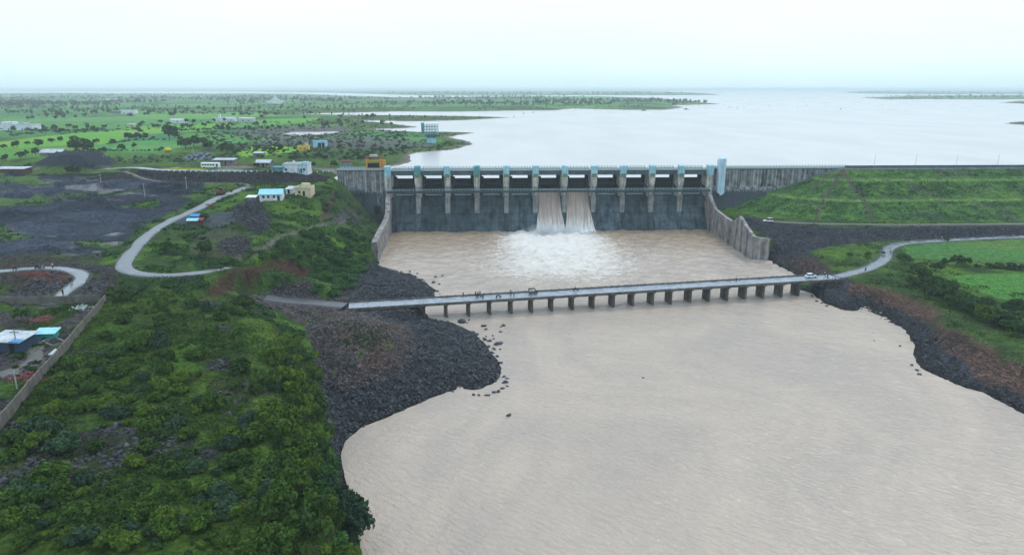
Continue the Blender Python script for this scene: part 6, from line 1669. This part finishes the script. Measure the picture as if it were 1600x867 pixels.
person(onb(748, 1.7), 2.4, 'stand', 'dark', 'grey', "person in a dark shirt in the group on the bridge", None)
person(onb(752, 2.4), 3.0, 'stand', 'blue', 'dark', "person in a blue shirt in the group on the bridge", None)
person(onb(753.5, -2.3), .3, 'walk', 'dark', 'dark', "person in dark clothes by the near kerb below the group", None)
motorcycle(onb(749, .9), bang + .1, CL["dark"], "black motorcycle stopped beside the group on the bridge")
motorcycle(onb(778, -.8), bang + .2, CL["green"], "small dark green motorcycle lying over toward the near kerb")
mc = motorcycle(onb(799, 1.2), bang + 1.3, CL["dark"], "black motorcycle turned across the bridge left of the rickshaw")
person(onb(799.6, 1.9), bang + 1.3 + 1.57, 'sit', 'grey', 'dark', "rider in a grey shirt on the motorcycle turned across the bridge")
person(onb(801.5, -1.2), 1.0, 'walk', 'blue', 'dark', "person in a blue shirt walking beside the turned motorcycle")
rk = empty("auto_rickshaw", onb(833, 1.2), bang, "dark green three-wheeled rickshaw driving over the bridge", "rickshaw")
wheel(rk, 1.0, 0, .24, .12); wheel(rk, -.9, -.58, .24, .12); wheel(rk, -.9, .58, .24, .12)
MB().prism([(-1.35, .3), (1.2, .3), (1.25, .6), (.85, 1.0), (-.1, .75), (-1.35, .95)], -.65, .65, 'y').build("body", M_dkgreen, rk, bevel=.04)
MB().prism([(-1.35, .955), (-1.3, 1.65), (.5, 1.72), (.85, 1.1), (.95, 1.05), (.62, 1.82), (-1.38, 1.74)], -.62, .62, 'y').build("canopy", CL["dark"], rk); MB().box(.86, .92, -.45, .45, 1.0, 1.5).build("windscreen", M_glass, rk)
person(onb(839, .3), 2.0, 'walk', 'dark', 'dark', "person in dark clothes walking just right of the rickshaw")
motorcycle(onb(901, 1.8), bang, CL["dark"], "black motorcycle ridden along the middle of the bridge"); q = onb(900.5, 1.8); person(q + Vector((0, 0, -.05)), bang + 1.57, 'sit', 'red', 'dark', "rider in a red shirt on the motorcycle at mid bridge")
person(onb(1154, 1.9), .8, 'stand', 'white', 'dark', "person in a white shirt standing alone on the right half of the bridge"); 
car(onb(1267, .9), bang, M_bodyw, "small white car driving onto the bridge from the right bank")
for px, sd_, sh, lb in ((1280, 1.9, 'dark', "person in a dark shirt at the bridge end, nearest the white car"), (1286, -1.6, 'green', "person in a green shirt by the near kerb of the bridge end"), (1291, 1.8, 'white', "person in a white shirt at the far kerb of the bridge end")): person(onb(px, sd_), random.uniform(0, 6), 'stand', sh, 'dark', lb)
def on_road(px, py):
    p_ = hit(px, py); return Vector((p_.x, p_.y, hz(p_.x, p_.y) + .2))
motorcycle(on_road(1352, 424), .9, CL["dark"], "black motorcycle on the wet road just past the bridge"); person(on_road(1352, 424.6) + Vector((0, 0, -.08)), .9 + 1.57, 'sit', 'dark', 'dark', "dark-clothed rider on the motorcycle just past the bridge")
person(on_road(1391, 396), 1.0, 'walk', 'red', 'dark', "person in a red shirt walking on the bend of the wet road")
person(on_road(1471, 376), 1.0, 'walk', 'white', 'dark', "person in a white shirt on the upper stretch of the wet road")
car(hit(1200, 347) + Vector((0, 0, .1)), R(175), M_bodyw, "white jeep parked on the track below the embankment", 4.2, 1.7, 1.9, "jeep", "jeep")
person(hit(1210, 346), 0, 'stand', 'red', 'dark', "person in red beside the white jeep on the track")
for px, py, sh, po, lb in ((22, 424, 'red', 'walk', "person in a red shirt at the left end of the low wet road"), (26, 425, 'dark', 'walk', "person in dark clothes behind the red-shirted walker"), (83, 421, 'white', 'stand', "person in a white shirt before the bend of the low wet road"), (110, 443, 'dark', 'walk', "person in dark clothes walking down from the road bend"), (112.5, 441, 'blue', 'walk', "person in a blue shirt walking down from the road bend"), (99, 462, 'dark', 'stand', "dark-clothed person low on the wet road, near the yard wall")): person(on_road(px, py), random.uniform(0, 6), po, sh, 'dark', lb)
motorcycle(on_road(60, 422), .1, CL["dark"], "black motorcycle ahead of the walkers on the low wet road"); motorcycle(on_road(65, 421.5), .1, CL["red"], "red motorcycle beside the black one on the low wet road")
for px, py, lb in ((540, 452, "small white bag lying on the green patch above the bridge end"), ):
    p_ = hit(px, py)
# bus and excavator
p_ = hit(328, 263.5); b = empty("bus", p_, R(-3), "old white bus parked in front of the long grey shed", "bus")
MB().box(-4.6, 4.6, 0, 2.3, .45, 2.9).build("body", M_bodyw, b, bevel=.12)
for x in (-3.6, -2.2, -.8, .6, 2.0): MB().box(x - .5, x + .5, -.03, .0, 1.5, 2.3).build("window", M_glass, b)
MB().box(3.3, 4.2, -.03, 0, .8, 2.4).build("door", M_glass, b)
for x in (-3, 2.7):
    for y in (.12, 2.18): wheel(b, x, y, .45, .25)
p_ = hit(345, 304.5); ex = empty("excavator", p_, R(-10), "dark excavator standing at the top of the hairpin road", "excavator")
MB().box(-1.6, 1.6, -1.2, -.6, 0, .8).build("track", M_blk, ex); MB().box(-1.6, 1.6, .6, 1.2, 0, .8).build("track", M_blk, ex); MB().box(-1.5, 1.3, -1.0, 1.0, .9, 2.0).build("house", M_rust, ex, bevel=.08); MB().box(.2, 1.25, -.95, 0, 2.003, 3.0).build("cab", M_glass, ex)
MB().bar((1.2, .3, 1.6), (3.2, .3, 3.6), .22, n=5).bar((3.2, .3, 3.6), (5.0, .3, 2.2), .18, n=5).build("boom", M_rust, ex); MB().prism([(4.7, 1.2), (5.5, 1.4), (5.1, 2.3), (4.8, 2.2)], -.15, .75, 'y').build("bucket", M_blk, ex)
# sheds and boats, stumps out on the reservoir
Z_ST = mat("drowned_wood", (.06, .05, .045), .9)
for i, (px, py) in enumerate([(1131,164),(1138,168.5),(1143,169),(1152,169.5),(1163,168.5),(1175,160),(1202,166.5),(1246,167),(1256,160.5),(1261,166.5),(1288,161.5),(1314,171),(818,178),(833,177),(803,183.5)]):
    q = at(px, py, RES_Z); k = q.y / 1500; m = MB()
    for j in range(7): a = random.uniform(0, 6.28); m.bar((random.gauss(0, 1.2) * k, random.gauss(0, .8), -1), (math.cos(a) * 1.6 * k, math.sin(a), random.uniform(1.5, 4.5)), .16 * k, .05, 5)
    o = m.build("drowned_tree", Z_ST); o.location = q; tag(o, "bare drowned tree sticking out of the far reservoir" if px > 900 else "bare stump poking out of the reservoir near the grassy spit", "drowned tree", "drowned trees in the far reservoir" if px > 900 else "stumps near the grassy spit")
for px, py, lb in ((1006, 173.2, "dark fishing boat lying off the wooded far shore"), (1072, 171.3, "small dark boat by the sandy tip of the wooded shore"), (1393, 155.8, "dark boat at the far right shore of the reservoir")):
    q = at(px, py, RES_Z); k = q.y / 1500; bo = empty("boat", q, 0, lb, "boat"); MB().prism([(-5 * k, 0), (-6.5 * k, 1.1), (6.5 * k, 1.1), (5 * k, 0)], -1.2, 1.2, 'y').build("hull", Z_ST, bo); MB().box(-2 * k, 2 * k, -.9, .9, 1.103, 2.4).build("cabin", M_rust, bo)
# ---- look-alikes that stand in a row are told apart by their place in it
_u = "first second third fourth fifth sixth seventh eighth ninth tenth eleventh twelfth thirteenth fourteenth fifteenth sixteenth seventeenth eighteenth nineteenth".split()
ORD = ["leftmost"] + [q + " from left" for q in _u[1:]] + [f"{t}-{q} from left" for t in ("twenty", "thirty") for q in _u[:9]]
ORD.insert(19, "twentieth from left"); ORD.insert(29, "thirtieth from left")
def _rows(n, k): return {1: [""], 2: [", nearer row", ", farther row"], 3: [", nearest row", ", middle row", ", farthest row"]}.get(k) or [", nearest row"] + [f", {_u[i]} row" for i in range(1, k - 1)] + [", farthest row"]
_by = {}
for o in COL.objects:
    if o.parent is None and "label" in o and o.get("category"): _by.setdefault(o["label"], []).append(o)
for lb, os_ in _by.items():
    n = len(os_)
    if n < 2: continue
    k = 1 if n <= 12 or "row" in lb else math.ceil(n / 10)
    os_.sort(key=lambda o: o.location.y); rows = _rows(n, k); per = math.ceil(n / k)
    for r_ in range(k):
        part_ = sorted(os_[r_ * per:(r_ + 1) * per], key=lambda o: o.location.x / max(o.location.y, 1))
        for i, o in enumerate(part_):
            t = lb + rows[r_] + ("" if len(part_) == 1 else ", " + ("rightmost" if i == len(part_) - 1 else ORD[i]))
            if len(t.split()) <= 16: o["label"] = t
# ================================================================== HAZE
hz_b = MB().box(-60000, 60000, -400, 42600, -7.0, 76.0)
haze = hz_b.build("haze", None); tag(haze, "pale blue damp haze lying over the whole valley", "haze", kind="stuff")
hm = bpy.data.materials.new("haze_air"); hm.use_nodes = True; t_ = hm.node_tree; t_.nodes.clear()
ho = t_.nodes.new('ShaderNodeOutputMaterial'); pv = t_.nodes.new('ShaderNodeVolumePrincipled')
pv.inputs['Color'].default_value = (.86, .97, 1.0, 1); pv.inputs['Density'].default_value = HAZE_D; pv.inputs['Anisotropy'].default_value = 0.0
t_.links.new(pv.outputs[0], ho.inputs['Volume']); haze.data.materials.append(hm)
